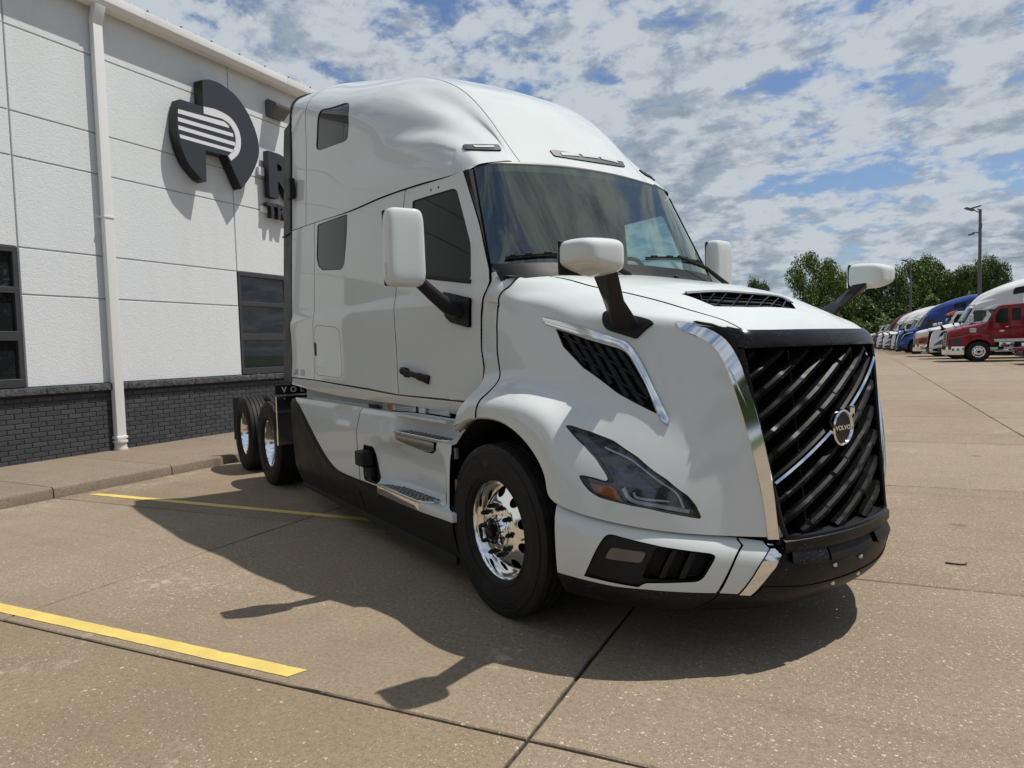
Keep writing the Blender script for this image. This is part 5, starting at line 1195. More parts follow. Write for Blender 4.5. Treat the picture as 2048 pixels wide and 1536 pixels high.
# ---- skirts with steps
sk=part('side_skirt',truck)
bc=[(-3.93,1.09),(-3.80,1.065),(-3.62,1.005),(-3.374,.86),(-3.13,.72),(-2.90,.605),(-2.67,.525),(-2.456,.50),(-2.02,.495)]
bc=spl(bc,3)
sxm=-2.045
arch=[(-.515,1.085),(-.47,.975),(-.465,.90),(-.48,.80),(-.495,.66),(-.50,.54),(-.455,.515),(-.455,.50)]
def up_lo(l): return l
fc=[(-1.985,.497),(-1.61,.497)]
cap_=rnd([(-1.94,.80),(-1.79,.795),(-1.765,.74),(-1.70,.53),(-1.71,.515),(-1.945,.515),(-1.965,.58)],.02,3)
stepo=rnd([(-1.33,.948),(-1.325,.905),(-.90,.850),(-.81,.852),(-.71,.885),(-.66,.948)],.015,3)
h1=rnd([(-2.60,1.045),(-2.30,1.04),(-2.26,.95),(-2.50,.94),(-2.55,.955)],.012,3); h2=rnd([(-1.58,1.03),(-1.455,1.035),(-1.455,.895),(-1.60,.90)],.012,3)
for mir in (False,True):
    s=1 if mir else -1
    v,f,n=region(SKIRT,bc+[(-2.052,.497),(-2.058,.60),(-2.085,.72),(-2.09,.9),(-2.055,1.03),(-2.045,1.098),(-3.0,1.099),(-3.93,1.099)],[],step=.04,depth=.015,mirror=mir,disp=lambda st:-.007*sst(-2.66,-2.55,st[:,0])*(1-sst(-2.28,-2.22,st[:,0]))*sst(.925,.955,st[:,1])*(1-sst(1.03,1.06,st[:,1]))); mk('skirt_rear',v,f,M['white'],sk,True,n)
    fr_=[(-2.040,.497),(-2.045,.60),(-2.072,.72),(-2.077,.9),(-2.043,1.03),(-2.033,1.098),(-1.4,1.100),(-1.0,1.102),(-.6,1.10)]+arch+[(-.9,.50),(-1.3,.50),(-1.61,.50)]
    v,f,n=region(SKIRT,fr_,[cap_,stepo],step=.035,depth=.015,mirror=mir,disp=lambda st:-.007*sst(-1.62,-1.57,st[:,0])*(1-sst(-1.48,-1.45,st[:,0]))*sst(.88,.91,st[:,1])*(1-sst(1.02,1.05,st[:,1]))); mk('skirt_front',v,f,M['white'],sk,True,n)
    lowr=[(-4.0,1.085)]+[(x,z-.006) for x,z in bc]+[(-2.05,.489),(-2.065,.36),(-2.045,.215),(-3.8,.225),(-3.86,.26)]
    v,f,n=region(SKIRT,lowr,[],step=.04,depth=.015,off=.004,mirror=mir); mk('skirt_lower',v,f,M['blkplastic'],sk,True,n)
    lowf=[(-2.035,.489),(-1.6,.492),(-.9,.492),(-.455,.492),(-.46,.36),(-.47,.25),(-.40,.235),(-.52,.205),(-2.025,.215),(-2.05,.36)]
    v,f,n=region(SKIRT,lowf,[],step=.04,depth=.015,off=.004,mirror=mir); mk('skirt_lower',v,f,M['blkplastic'],sk,True,n)
    # bevel band along the black sweep
    ribbon('skirt_bevel',SKIRT,[(x-.045,z-.05) for x,z in bc[1:]]+[(-1.7,.44),(-1.62,.44)],.055,M['blkplastic'],sk,off=.008,thick=.004,mirror=mir)
    mb=MB(); mb.box(-3.78,-.50,s*1.165-.012,s*1.165+.012,.165,.222); mb.build('skirt_flap',M['rubber'],sk)
    mb=MB(); mb.prism([(-3.96,1.075),(-3.96,1.092),(-.60,1.092),(-.60,1.075)],s*1.165,s*1.04,'y'); mb.build('skirt_top',M['white'],sk)
    mb=MB(); mb.box(-3.90,-.75,s*1.055-.006,s*1.055+.006,1.08,1.30); mb.build('sill_inner',M['white'],sk)
    # dark cover recess with black filler cap
    v,f,n=region(SKIRT,cap_,[],step=.03,depth=0,off=-.05,mirror=mir); mk('filler_recess',v,f,M['darkrecess'],sk,True,n)
    ribbon('filler_rim',SKIRT,cap_,.014,M['blkplastic'],sk,off=.0,thick=.006,mirror=mir,closed=True)
    rbox('filler_cap',(-1.885,s*1.235,.70),(.17,.10,.125),M['blkplastic'],sk,.02); rbox('filler_neck',(-1.855,s*1.20,.585),(.13,.05,.10),M['blkplastic'],sk,.015)
    # upper step: pocket, tread and polished kick face
    v,f,n=region(SKIRT,stepo,[],step=.03,depth=0,off=-.14,mirror=mir); mk('step_pocket',v,f,M['white'],sk,True,n)
    P=on(SKIRT,stepo,-.0,mirror=mir); P2=on(SKIRT,stepo,-.14,mirror=mir); n_=len(P); 
    mk('step_pocket_wall',np.concatenate([P,P2]),[(i,(i+1)%n_,n_+(i+1)%n_,n_+i) for i in range(n_)],M['white'],sk,True)
    def tread(poly,z,name,th=.014):
        t=part(name,truck); p=MB(); p.prism(poly,z-th,z,'z'); p.build('tread_plate',M['alu'],t,bevel=.003,seg=1)
        xs_=[a for a,b in poly]; ys_=[b for a,b in poly]; rr=random.Random(4)
        dk=MB(); rdg=MB(); y=min(ys_)+.014; r_=0
        while y<max(ys_)-.012:
            x=min(xs_)+.02+(r_%2)*.04
            while x<max(xs_)-.05:
                if inpoly([(x-.012,y-.008),(x+.055,y+.008),(x-.012,y+.008),(x+.055,y-.008)],poly).all():
                    dk.box(x,x+.045,y-.004,y+.004,z+.0005,z+.0015); rdg.box(x+.005,x+.040,y+.0055,y+.0085,z,z+.005)
                    if (int(x*100)+r_)%3==0: rdg.box(x+.047,x+.052,y-.01,y+.012,z,z+.005)
                x+=.06
            y+=.021; r_+=1
        o=dk.build('tread_slot',M['darkrecess'],t); o['kind']='stuff'; o=rdg.build('tread_ridge',M['alu'],t); o['kind']='stuff'; return t
    up_=[(-1.36,s*1.197),(-1.34,s*1.205),(-.62,s*1.205),(-.56,s*1.17),(-.56,s*1.06),(-1.10,s*1.055),(-1.25,s*1.10)]
    t=tread(up_,.970,'upper_step')
    v,f,n=region(SKIRT,rnd([(-1.325,.950),(-1.318,.905),(-.905,.86),(-.825,.862),(-.735,.89),(-.70,.942)],.015,3),[],step=.03,depth=.02,off=.004,mirror=mir); mk('kick_plate',v,f,M['satin'],t,True,n)
    lo_=[(-1.60,s*1.235),(-1.585,s*1.25),(-.90,s*1.262),(-.80,s*1.245),(-.745,s*1.20),(-.76,s*1.13),(-.95,s*1.11),(-1.30,s*1.10),(-1.48,s*1.16)]
    t=tread(lo_,.535,'lower_step')
    p=MB(); p.prism([(-1.605,s*1.21),(-1.605,s*1.246),(-1.585,s*1.256),(-.90,s*1.268),(-.855,s*1.262),(-.855,s*1.19)],.462,.530,'z'); p.build('step_nose',M['chrome'],t,bevel=.008)
    p=MB(); p.prism([(-.852,s*1.15),(-.852,s*1.262),(-.60,s*1.245),(-.43,s*1.235),(-.42,s*1.08)],.462,.522,'z'); p.build('step_corner',M['white'],t,bevel=.006)
    p=MB(); p.prism([(-1.62,s*1.19),(-1.62,s*1.235),(-.5,s*1.235),(-.44,s*1.20),(-.44,s*1.0),(-1.35,s*1.0)],.488,.520,'z'); p.build('step_shelf',M['white'],t,bevel=.004)
    # fixings at the arch edge of the skirt
    for z_ in (.90,.70,.62,.40):
        rbox('clip',(-.43,s*1.19,z_),(.03,.02,.07),M['steel'],sk,.004)
    rbox('bracket',(-.41,s*1.185,.33),(.045,.02,.10),M['alu'],sk,.004)
mb=MB(); mb.box(-1.16,-1.06,-1.085,-1.07,1.105,1.15); mb.build('warning_label',M['label_w'],cab)
V=[(-1.80,1.13),(-1.66,1.18)]
def decal(x0,x1,z0,z1,m_,nm,off=.003):
    V=[(x,float(side_y(x,1.3))+.002+.055*min(1,max(0,(1.25-z)/.13))**1.6-off,z) for x in (x0,x1) for z in (z0,z1)]; mk(nm,V,[(0,2,3,1)],m_,cab)
# ---- chassis behind the cab
chs=part('chassis',truck)
for y_ in (-.42,.42):
    mb=MB(); mb.box(-7.0,.9,y_-.04,y_+.04,.72,.99); mb.build('frame_rail',M['frame'],chs,bevel=.008)
for x_ in (-4.35,-5.7,-6.95): mb=MB(); mb.box(x_-.05,x_+.05,-.40,.40,.76,.95); mb.build('cross_member',M['frame'],chs)
rbox('fifth_wheel',(-5.7,0,1.13),(.95,.9,.06),M['frame'],chs,.02)
rbox('deck_plate',(-4.4,0,1.02),(.5,.8,.01),M['alu'],chs,.003)
for x_ in (-5.0026,-6.3226): mb=MB(); mb.tube([(x_,-1.0,.5),(x_,1.0,.5)],.09,12); mb.tube([(x_,-.25,.5),(x_,.25,.5)],[.2,.2],16); mb.build('axle',M['frame'],chs)
mb=MB(); mb.tube([(0,-1.0,.42),(0,1.0,.42)],.06,10); mb.build('front_axle',M['frame'],chs)
rbox('engine',(.3,0,1.15),(1.6,.75,1.0),M['darkrecess'],chs,.05); rbox('sump',(.2,0,.5),(.9,.5,.4),M['darkrecess'],chs,.05)
for s in (-1,1):
    mb=MB(); mb.tube([(-1.5,s*.76,.68),(-3.6,s*.76,.68)],.24,20); mb.build('fuel_tank',M['alu'],chs)
    mb=MB(); mb.lathe([(-.06,.03),(-.06,.70)],32,'y',(0,s*.84,.62)); 
    # wheel housing, open downwards
    V=[];FF=[];k_=18
    for i in range(k_+1):
        t=math.pi*(1.12-1.24*i/k_); V+=[(.03+.66*math.cos(t),s*1.17,.56+.60*math.sin(t)),(.03+.66*math.cos(t),s*.70,.56+.60*math.sin(t))]
    for i in range(k_): FF.append((2*i,2*i+2,2*i+3,2*i+1))
    V2=[(.03+.66*math.cos(math.pi*(1.12-1.24*i/k_)),s*.70,.56+.60*math.sin(math.pi*(1.12-1.24*i/k_))) for i in range(k_+1)]+[(.03,s*.70,.3)]
    b_=len(V); V+=V2; FF.append(tuple(range(b_,b_+len(V2)))); mk('wheel_housing',V,FF,M['darkrecess'],chs)
    # tapered dark liner at the front of the housing
    # quarter fender and stainless sheet ahead of the tandem
    qf=part('quarter_fender',truck)
    mb=MB(); mb.box(-4.425,-4.415,s*1.25 if s<0 else .66,s*.66 if s<0 else 1.25,.54,1.09); mb.build('stainless_sheet',mat('scuffed_stainless',(.40,.41,.43),.22,1),qf)
    mb=MB(); mb.tube([(-4.42,s*1.25,1.09),(-4.42,s*1.25,.54)],.012,8); mb.tube([(-4.42,s*1.25,.92),(-4.40,s*.9,.92)],.02,8); mb.build('fender_rod',M['chrome'],qf)
    mb=MB(); mb.prism([(s*1.26,1.11),(s*1.26,1.215),(s*.62,1.215),(s*.50,1.11)],-4.42,-4.40,'x'); mb.build('mud_flap_top',mat('flap_black',(.008,.008,.008),.35),qf)
    for y_ in (1.16,.95): mb=MB(); mb.lathe([(0,.012),(.006,.010),(.008,0)],10,'x',(-4.40,s*y_,1.06)); mb.build('rivet',M['alu'],qf)
    o=text_mesh('lettering','VOLVO',.085,mat('letter_white',(.7,.7,.7),.4),qf,frame_matrix((-4.397,s*1.19 if s<0 else .70,1.135),(0,1,0),(0,0,1)),.001,.003,2.0); o.data.transform(Matrix.Diagonal((1.0,1.0,1,1)))
    rbox('tail_lamp',(-7.05,s*.55,.80),(.04,.3,.08),M['amber'],chs,.01)
    mb=MB(); mb.box(-6.98,-6.96,s*.62,s*1.2,.35,.95); mb.build('rear_mud_flap',M['rubber'],chs)
# ---- wheels
def tyre(name,parent,y_out,y_in,s,Rr=.505,r_rim=.288,drive=False):
    """s=-1 passenger side. y_out>y_in magnitudes"""
    w=y_out-y_in; c=(y_out+y_in)/2
    pr=[(-.36,r_rim),(-.46,r_rim+.015),(-.495,r_rim+.05),(-.50,r_rim+.10),(-.495,Rr-.055),(-.46,Rr-.02),(-.43,Rr-.006)]
    gro=[-.28,-.10,.10,.28]
    for g_ in gro: pr+=[(g_-.028,Rr),(g_-.022,Rr-.013),(g_+.022,Rr-.013),(g_+.028,Rr)]
    pr+=[(.43,Rr-.006),(.46,Rr-.02),(.495,Rr-.055),(.50,r_rim+.10),(.495,r_rim+.05),(.46,r_rim+.015),(.36,r_rim)]
    m=MB(); m.lathe([(s*(c+a*w),r) for a,r in pr],72,'y')
    # raised rings on the sidewall
    for rr_ in (r_rim+.035,r_rim+.12,Rr-.05):
        m.lathe([(s*(c+.4985*w),rr_-.004),(s*(c+.506*w),rr_),(s*(c+.4985*w),rr_+.004)],64,'y')
    if drive:
        rnd_=random.Random(2)
        for k_ in range(60):
            for g_,w_ in ((-.36,.06),(-.19,.055),(0,.06),(.19,.055),(.36,.06)):
                t=2*math.pi*(k_+.5*(g_>0))/60; d=.010
                for dt in (0,):
                    p0=Vector((math.cos(t)*(Rr-.002),s*(c+g_*w),math.sin(t)*(Rr-.002)))
    return m.build(name,M['tyre'],parent,recalc=True)
def ringhole(parent,s,y0,prof_r,prof_y,holes_r,hole_c,nh,mt,name='rim_disc',oval=1.0):
    def f(st):
        u,w=st[:,0],st[:,1]; r=np.hypot(u,w); return np.stack([u,s*(y0+np.interp(r,prof_r,prof_y)),w],-1)
    S=Func(f); n=64; outer=[(prof_r[-1]*math.cos(t),prof_r[-1]*math.sin(t)) for t in np.linspace(0,2*math.pi,n,endpoint=False)]
    H=[]
    for k_ in range(nh):
        t0=2*math.pi*(k_+.5)/nh; c=np.array([math.cos(t0),math.sin(t0)]); d=np.array([-c[1],c[0]])
        H.append([tuple(c*(hole_c+holes_r*math.cos(a))+d*holes_r*oval*math.sin(a)) for a in np.linspace(0,2*math.pi,16,endpoint=False)])
    v,f_,nn=region(S,outer,H,step=.018,depth=.025,ref=(0,s,0),bstep=.02); return mk(name,v,f_,mt,parent,True,nn)
def front_wheel(s,x):
    w=part('front_wheel',truck); w.location=(x,0,.5)
    tyre('tyre',w,1.205,.915,s)
    m=MB(); m.lathe([(s*1.158,.284),(s*1.168,.292),(s*1.176,.300),(s*1.172,.305),(s*1.155,.305)],72,'y'); m.build('rim_lip',M['wheel'],w)
    m=MB(); m.lathe([(s*1.17,.296),(s*1.158,.284),(s*1.13,.278),(s*1.107,.270)],72,'y'); m.build('rim_barrel',M['wheel'],w)
    ringhole(w,s,0,[0,.10,.112,.165,.185,.262,.272],[1.165,1.165,1.168,1.166,1.156,1.112,1.108],.031,.221,10,M['wheel'],oval=1.0)
    m=MB(); m.lathe([(s*1.0,.27),(s*1.0,.0)],32,'y'); m.build('wheel_back',M['darkrecess'],w)
    m=MB(); m.lathe([(s*1.166,.112),(s*1.172,.108),(s*1.174,.09),(s*1.19,.078),(s*1.21,.075)],40,'y'); m.build('hub_ring',M['wheel'],w)
    m=MB(); m.lathe([(s*1.15,.070),(s*1.200,.067),(s*1.207,.056),(s*1.210,.040),(s*1.235,.037),(s*1.240,.028),(s*1.240,0)],32,'y'); m.build('hub_cap',M['gloss'],w)
    for k_ in range(6):
        t=2*math.pi*k_/6; q=MB(); q.tube([(.06*math.cos(t),s*1.203,.06*math.sin(t)),(.06*math.cos(t),s*1.214,.06*math.sin(t))],.008,6,up=(1,0,0)); q.build('hub_bolt',M['steel'],w)
    for k_ in range(10):
        t=2*math.pi*k_/10; c=(.143*math.cos(t),.143*math.sin(t)); q=MB()
        q.tube([(c[0],s*y,c[1]) for y in (1.164,1.172,1.174,1.196,1.205,1.213)],[.018,.0175,.0135,.0135,.011,.005],10,up=(1,0,0)); q.build('lug_nut',M['gloss'],w)
    o=text_mesh('tyre_marking','13',.045,mat('tyre_marking_rubber',(.03,.03,.03),.55),w,frame_matrix((-.085 if s<0 else .085,s*1.2055,.365),(1 if s<0 else -1,0,.18 if s<0 else -.18),(0,0,1)),.0012,.002)
    q=MB(); q.tube([(.255,s*1.15,.0),(.262,s*1.185,.0)],.006,6); q.build('valve',M['steel'],w); return w
def rear_wheel(s,x):
    w=part('drive_wheel',truck); w.location=(x,0,.5)
    for a,b,nm in ((1.225,.955,'tyre'),(.90,.63,'tyre')): tyre(nm,w,a,b,s,drive=True)
    m=MB(); m.lathe([(s*1.17,.284),(s*1.185,.292),(s*1.196,.300),(s*1.192,.306),(s*1.17,.306)],64,'y'); m.build('rim_lip',M['wheel'],w)
    m=MB(); m.lathe([(s*1.185,.294),(s*1.17,.284),(s*1.12,.276),(s*1.08,.258),(s*1.02,.254),(s*.985,.246)],64,'y'); m.build('rim_barrel',M['wheel'],w)
    ringhole(w,s,0,[0,.165,.19,.245],[1.005,1.005,1.0,.985],.022,.212,10,M['wheel'])
    m=MB(); m.lathe([(s*.96,.25),(s*.96,0)],24,'y'); m.build('wheel_back',M['darkrecess'],w)
    m=MB(); m.lathe([(s*1.0,.105),(s*1.09,.10),(s*1.10,.085),(s*1.10,0)],32,'y'); m.build('hub_cap',M['wheel'],w)
    for k_ in range(10):
        t=2*math.pi*k_/10; c=(.143*math.cos(t),.143*math.sin(t)); q=MB(); q.tube([(c[0],s*1.0,c[1]),(c[0],s*1.035,c[1]),(c[0],s*1.045,c[1])],[.018,.016,.010],8,up=(1,0,0)); q.build('lug_nut',M['wheel'],w)
    return w
for s in (-1,1):
    front_wheel(s,0); rear_wheel(s,-5.0026); rear_wheel(s,-6.3226)
# ---- mirrors
def shell(name,c,dims,mt,parent,taper=(0,0,0,0),p=3.2,rot=None,nu=28,nv=16,cut=None,shape=None):
    V=[];FF=[]
    for j in range(nv+1):
        ph=-math.pi/2+math.pi*j/nv
        for i in range(nu):
            th=2*math.pi*i/nu
            def sp(w,e): return math.copysign(abs(w)**(2/e),w)
            x=sp(math.cos(ph),p)*sp(math.cos(th),p); y=sp(math.cos(ph),p)*sp(math.sin(th),p); z=sp(math.sin(ph),p)
            q=(x,y,z)
            if shape: q=shape(*q)
            V.append((q[0]*dims[0]/2,q[1]*dims[1]/2,q[2]*dims[2]/2))
    for j in range(nv):
        for i in range(nu): FF.append((j*nu+i,j*nu+(i+1)%nu,(j+1)*nu+(i+1)%nu,(j+1)*nu+i))
    o=mk(name,V,FF,mt,parent,True); o.location=c
    if rot: o.rotation_euler=rot
    bm=bmesh.new(); bm.from_mesh(o.data); bmesh.ops.remove_doubles(bm,verts=bm.verts,dist=1e-4); bmesh.ops.recalc_face_normals(bm,faces=bm.faces); bm.to_mesh(o.data); bm.free()
    return o
for s in (-1,1):
    mm=part('mirror',truck)
    def msh(x,y,z): 
        k_=1-.10*max(0,x)*abs(z); return (x,y*(1-.07*max(0,x)-.03*z),z*(1-.04*max(0,x)))
    shell('mirror_shell',(-.50,s*1.466,2.185),(.13,.245,.475),M['white'],mm,p=6.5,nu=56,nv=40,shape=msh,rot=(0,0,s*.10))
    rbox('mirror_bezel',(-.552,s*1.463,2.185),(.03,.228,.458),M['blkplastic'],mm,.02,(0,0,s*.10)); rbox('mirror_glass',(-.569,s*1.46,2.185),(.006,.205,.43),M['chrome'],mm,.002,(0,0,s*.10))
    mb=MB(); pts=[(-.51,s*1.37,1.985),(-.52,s*1.26,1.90),(-.53,s*1.155,1.83),(-.54,s*1.09,1.81)]; mb.tube(pts,[.045,.052,.062,.07],12,flat=.8); mb.build('mirror_arm',M['blkplastic'],mm)
    v,f,n=region(SIDE,rnd(F['mount'],.015,3),[],step=.04,depth=.03,off=.022,mirror=(s>0)); mk('mirror_mount',v,f,M['blkplastic'],mm,True,n)
    hm=part('hood_mirror',truck)
    # white cap: blunt towards the rear, rounded nose, tucked underside
    def hsh(x,y,z):
        yy=y*(-s) # +1 outboard
        zz=z
        if z<0: zz=z*(1.0-.42*max(0,-yy)**1.3*.9)
        if z>0: zz=z*(1-.10*max(0,-yy))
        return (x*(1-.25*abs(z)**2),y,zz)
    def hsh(x,y,z):
        yy=y*(-s)   # +1 outboard
        x=max(x,-.72)                      # cut flat where the glass sits
        k_=max(0,(x+.72)/1.72)
        y2=y*(1-.16*k_); 
        if z<0: z=z*(1-.50*max(0,s*y+.15)*.9)*(1-.10*k_)
        else: z=z*(1-.22*k_*k_-.05*max(0,s*y))
        return (x,y2,z)
    shell('mirror_shell',(.925,s*1.205,1.962),(.235,.265,.172),M['white'],hm,p=4.6,nu=64,nv=44,shape=lambda x,y,z:hsh(x,-y,z) and (hsh(x,y,z)),rot=(0,0,s*.05))
    rbox('mirror_bezel',(.838,s*1.205,1.962),(.018,.250,.156),M['blkplastic'],hm,.010,(0,0,s*.05),4); rbox('mirror_glass',(.822,s*1.205,1.958),(.006,.23,.135),M['chrome'],hm,.002,(0,0,s*.05))
    bp_=on(HOOD,F['mfoot'],0.0,mirror=(s>0)); base=bp_.mean(0)
    # tapered stalk
    r0=np.array([.92,s*1.125,1.895]); 
    topq=np.array([[.865,s*1.17,1.905],[.865,s*1.085,1.915],[.96,s*1.085,1.915],[.96,s*1.15,1.900]])
    botq=bp_.copy()
    # match order
    order=sorted(range(4),key=lambda i:math.atan2(botq[i][1]-base[1],botq[i][0]-base[0])); tm=topq.mean(0); order2=sorted(range(4),key=lambda i:math.atan2(topq[i][1]-tm[1],topq[i][0]-tm[0]))
    Bq=botq[order]; Tq=topq[order2]; 
    mb=MB(); V=[tuple(p) for p in Bq]+[tuple(p) for p in (Bq*.5+Tq*.5+(tm-base)*0)]+[tuple(p) for p in Tq]; mb.add(V,[(i,(i+1)%4,4+(i+1)%4,4+i) for i in range(4)]+[(4+i,4+(i+1)%4,8+(i+1)%4,8+i) for i in range(4)]+[(3,2,1,0),(8,9,10,11)]); mb.build('mirror_stalk',plastic('dusty_black_plastic',(.018,.017,.017),.4,speck=.3),hm,bevel=.012,seg=3)
    v,f,n=region(HOOD,rnd(F['mbase'],.02,3,scale=hsc),[],step=.03,depth=.02,off=.014,mirror=(s>0)); mk('mirror_base',v,f,M['blkplastic'],hm,True,n)
# antenna-free roof, small labels under the cab
mb=MB(); mb.box(-1.83,-1.62,-1.125,-1.122,1.095,1.15); 
o=mk('warning_sticker',[(-1.612,-1.09,1.098),(-1.20,-1.09,1.108),(-1.20,-1.09,1.148),(-1.612,-1.09,1.142)],[(0,1,2,3)],M['label_w'],cab)
for k_ in range(3): mk('sticker_print',[(-1.57,-1.0915,1.106+k_*.013),(-1.22,-1.0915,1.114+k_*.013),(-1.22,-1.0915,1.117+k_*.013),(-1.57,-1.0915,1.109+k_*.013)],[(0,1,2,3)],M['rubber'],cab)
o=mk('orange_sticker',[(-1.708,-1.09,1.096),(-1.614,-1.09,1.098),(-1.614,-1.09,1.142),(-1.708,-1.09,1.140)],[(0,1,2,3)],M['label_o'],cab)
rbox('sill_bracket',(-1.98,-1.095,1.105),(.20,.01,.035),M['rubber'],cab,.003)
# ------------------------------------------------------------------ background: parked trucks, trees, poles
def merged(root,pid,skip=()):
    """one mesh from a part and everything below it, in truck coordinates"""
    V=[];F_=[];MI=[];SM=[];NN=[];mats=[];base=0
    def walk(o,Mx):
        nonlocal base
        if o.name.split('.')[0] in skip: return
        if o.type=='MESH':
            me=o.data; n=len(me.vertices); co=np.empty(n*3); me.vertices.foreach_get('co',co); co=co.reshape(-1,3)
            A=np.array(Mx); V.append(co@A[:3,:3].T+A[:3,3]); nr=np.array([tuple(c.vector) for c in me.corner_normals]) if len(me.loops) else np.zeros((0,3)); NN.append(nr@A[:3,:3].T)
            li=np.empty(len(me.loops),int); me.loops.foreach_get('vertex_index',li)
            for p in me.polygons:
                F_.append(tuple(int(v)+base for v in li[p.loop_start:p.loop_start+p.loop_total])); SM.append(p.use_smooth)
                m_=me.materials[p.material_index] if me.materials else None
                if m_ not in mats: mats.append(m_)
                MI.append(mats.index(m_))
            base+=n
        for c in o.children: walk(c,Mx@c.matrix_basis)
    walk(root,root.matrix_basis)
    me=bpy.data.meshes.new(pid); me.from_pydata(np.concatenate(V).tolist(),[],F_); me.update()
    for m_ in mats: me.materials.append(m_)
    me.polygons.foreach_set('material_index',MI); me.polygons.foreach_set('use_smooth',SM); me.normals_split_custom_set(np.concatenate(NN).tolist())
    return me
bpy.context.view_layer.update()
far_parts=[]
for c in list(truck.children):
    nm=c.name.split('.')[0]
    if nm in ('interior','wiper','badge','washer_nozzle','chassis','quarter_fender','hood_vent'): continue
    sk_=('grille_rod','recess','bolt','lug_nut','valve','hub_bolt','tread_slot','tread_ridge','clip','lettering','label_plate','warning_sticker','orange_sticker','door_plug','bracket','iron_mark_bar')
    far_parts.append((nm,merged(c,'far_'+nm,sk_)))
fmb=MB(); [fmb.box(-7.0,.9,y_-.04,y_+.04,.72,.99) for y_ in (-.42,.42)]; fmb.box(-5.9,-4.9,-.45,.45,1.05,1.12); fmb.box(-.4,1.0,-.45,.45,.5,1.6); fmb.box(-3.9,-1.0,-.9,.9,.45,1.0)
def stripped(label,loc,rz,white_to=None,group='road tractors parked in a row across the yard',mirror_chrome=False,scale=1.0,bumper_to=None):
    t=empty('semi_truck',loc,rz,label,'truck',group); t.scale=(scale,)*3
    for nm,me in far_parts:
        o=bpy.data.objects.new(nm,me); COL.objects.link(o); o.parent=t
        for i,sl in enumerate(o.material_slots):
            if sl.material==M['white'] and white_to: sl.link='OBJECT'; sl.material=white_to
            if bumper_to and nm=='bumper' and me.materials[i]==M['bumperblk']: sl.link='OBJECT'; sl.material=bumper_to
    o=bpy.data.objects.new('chassis',chm); COL.objects.link(o); o.parent=t
    return t
_c=fmb.build('chassis',M['frame'],truck); chm=_c.data; bpy.data.objects.remove(_c)
P_=lambda n,c: paint(n,c,.3)
blue=P_('blue_paint',(.010,.036,.19)); maroon=P_('maroon_paint',(.13,.008,.014)); red=P_('red_paint',(.20,.007,.014)); fwhite=P_('fleet_white_paint',(.66,.66,.65)); orange=P_('orange_paint',(.62,.14,.02))
HW=math.pi
def pos(bx,y): return (bx+1.44,y,gz(y))
stripped('white sleeper tractor with black grille parked behind the red day cab',(pos(4.07,45.0)),HW,fwhite)
stripped('bright blue sleeper tractor in the far parked row',pos(3.2,59.5),HW,blue,scale=.97)
stripped('white sleeper tractor just behind the blue one in the far row',pos(3.1,64.5),HW,fwhite,scale=.96)
stripped('white sleeper tractor far along the row, third beyond the blue one',pos(2.7,70.5),HW,fwhite,scale=.93)
stripped('silvery white sleeper tractor with black grille near the far end of the row',pos(2.45,76.5),HW,fwhite,scale=.96)
stripped('maroon sleeper tractor near the far end of the row',pos(2.2,82.5),HW,maroon,scale=.96)
stripped('red roofed sleeper tractor at the far end beyond the white day cabs',pos(3.6,104),HW,maroon,scale=.98)
fw_me=next(m_ for n_,m_ in far_parts if n_=='front_wheel'); 
def wheel_mesh(s): 
    for c in truck.children:
        if c.name.startswith('front_wheel') and any(True for _ in c.children):
            v=[k for k in c.children if k.name.startswith('tyre')][0].data.vertices[0].co.y
            if (v>0)==(s>0):
                sv=c.location.copy(); c.location=(0,0,0); me=merged(c,'day_cab_wheel'); c.location=sv; return me
WM={s:wheel_mesh(s) for s in (-1,1)}
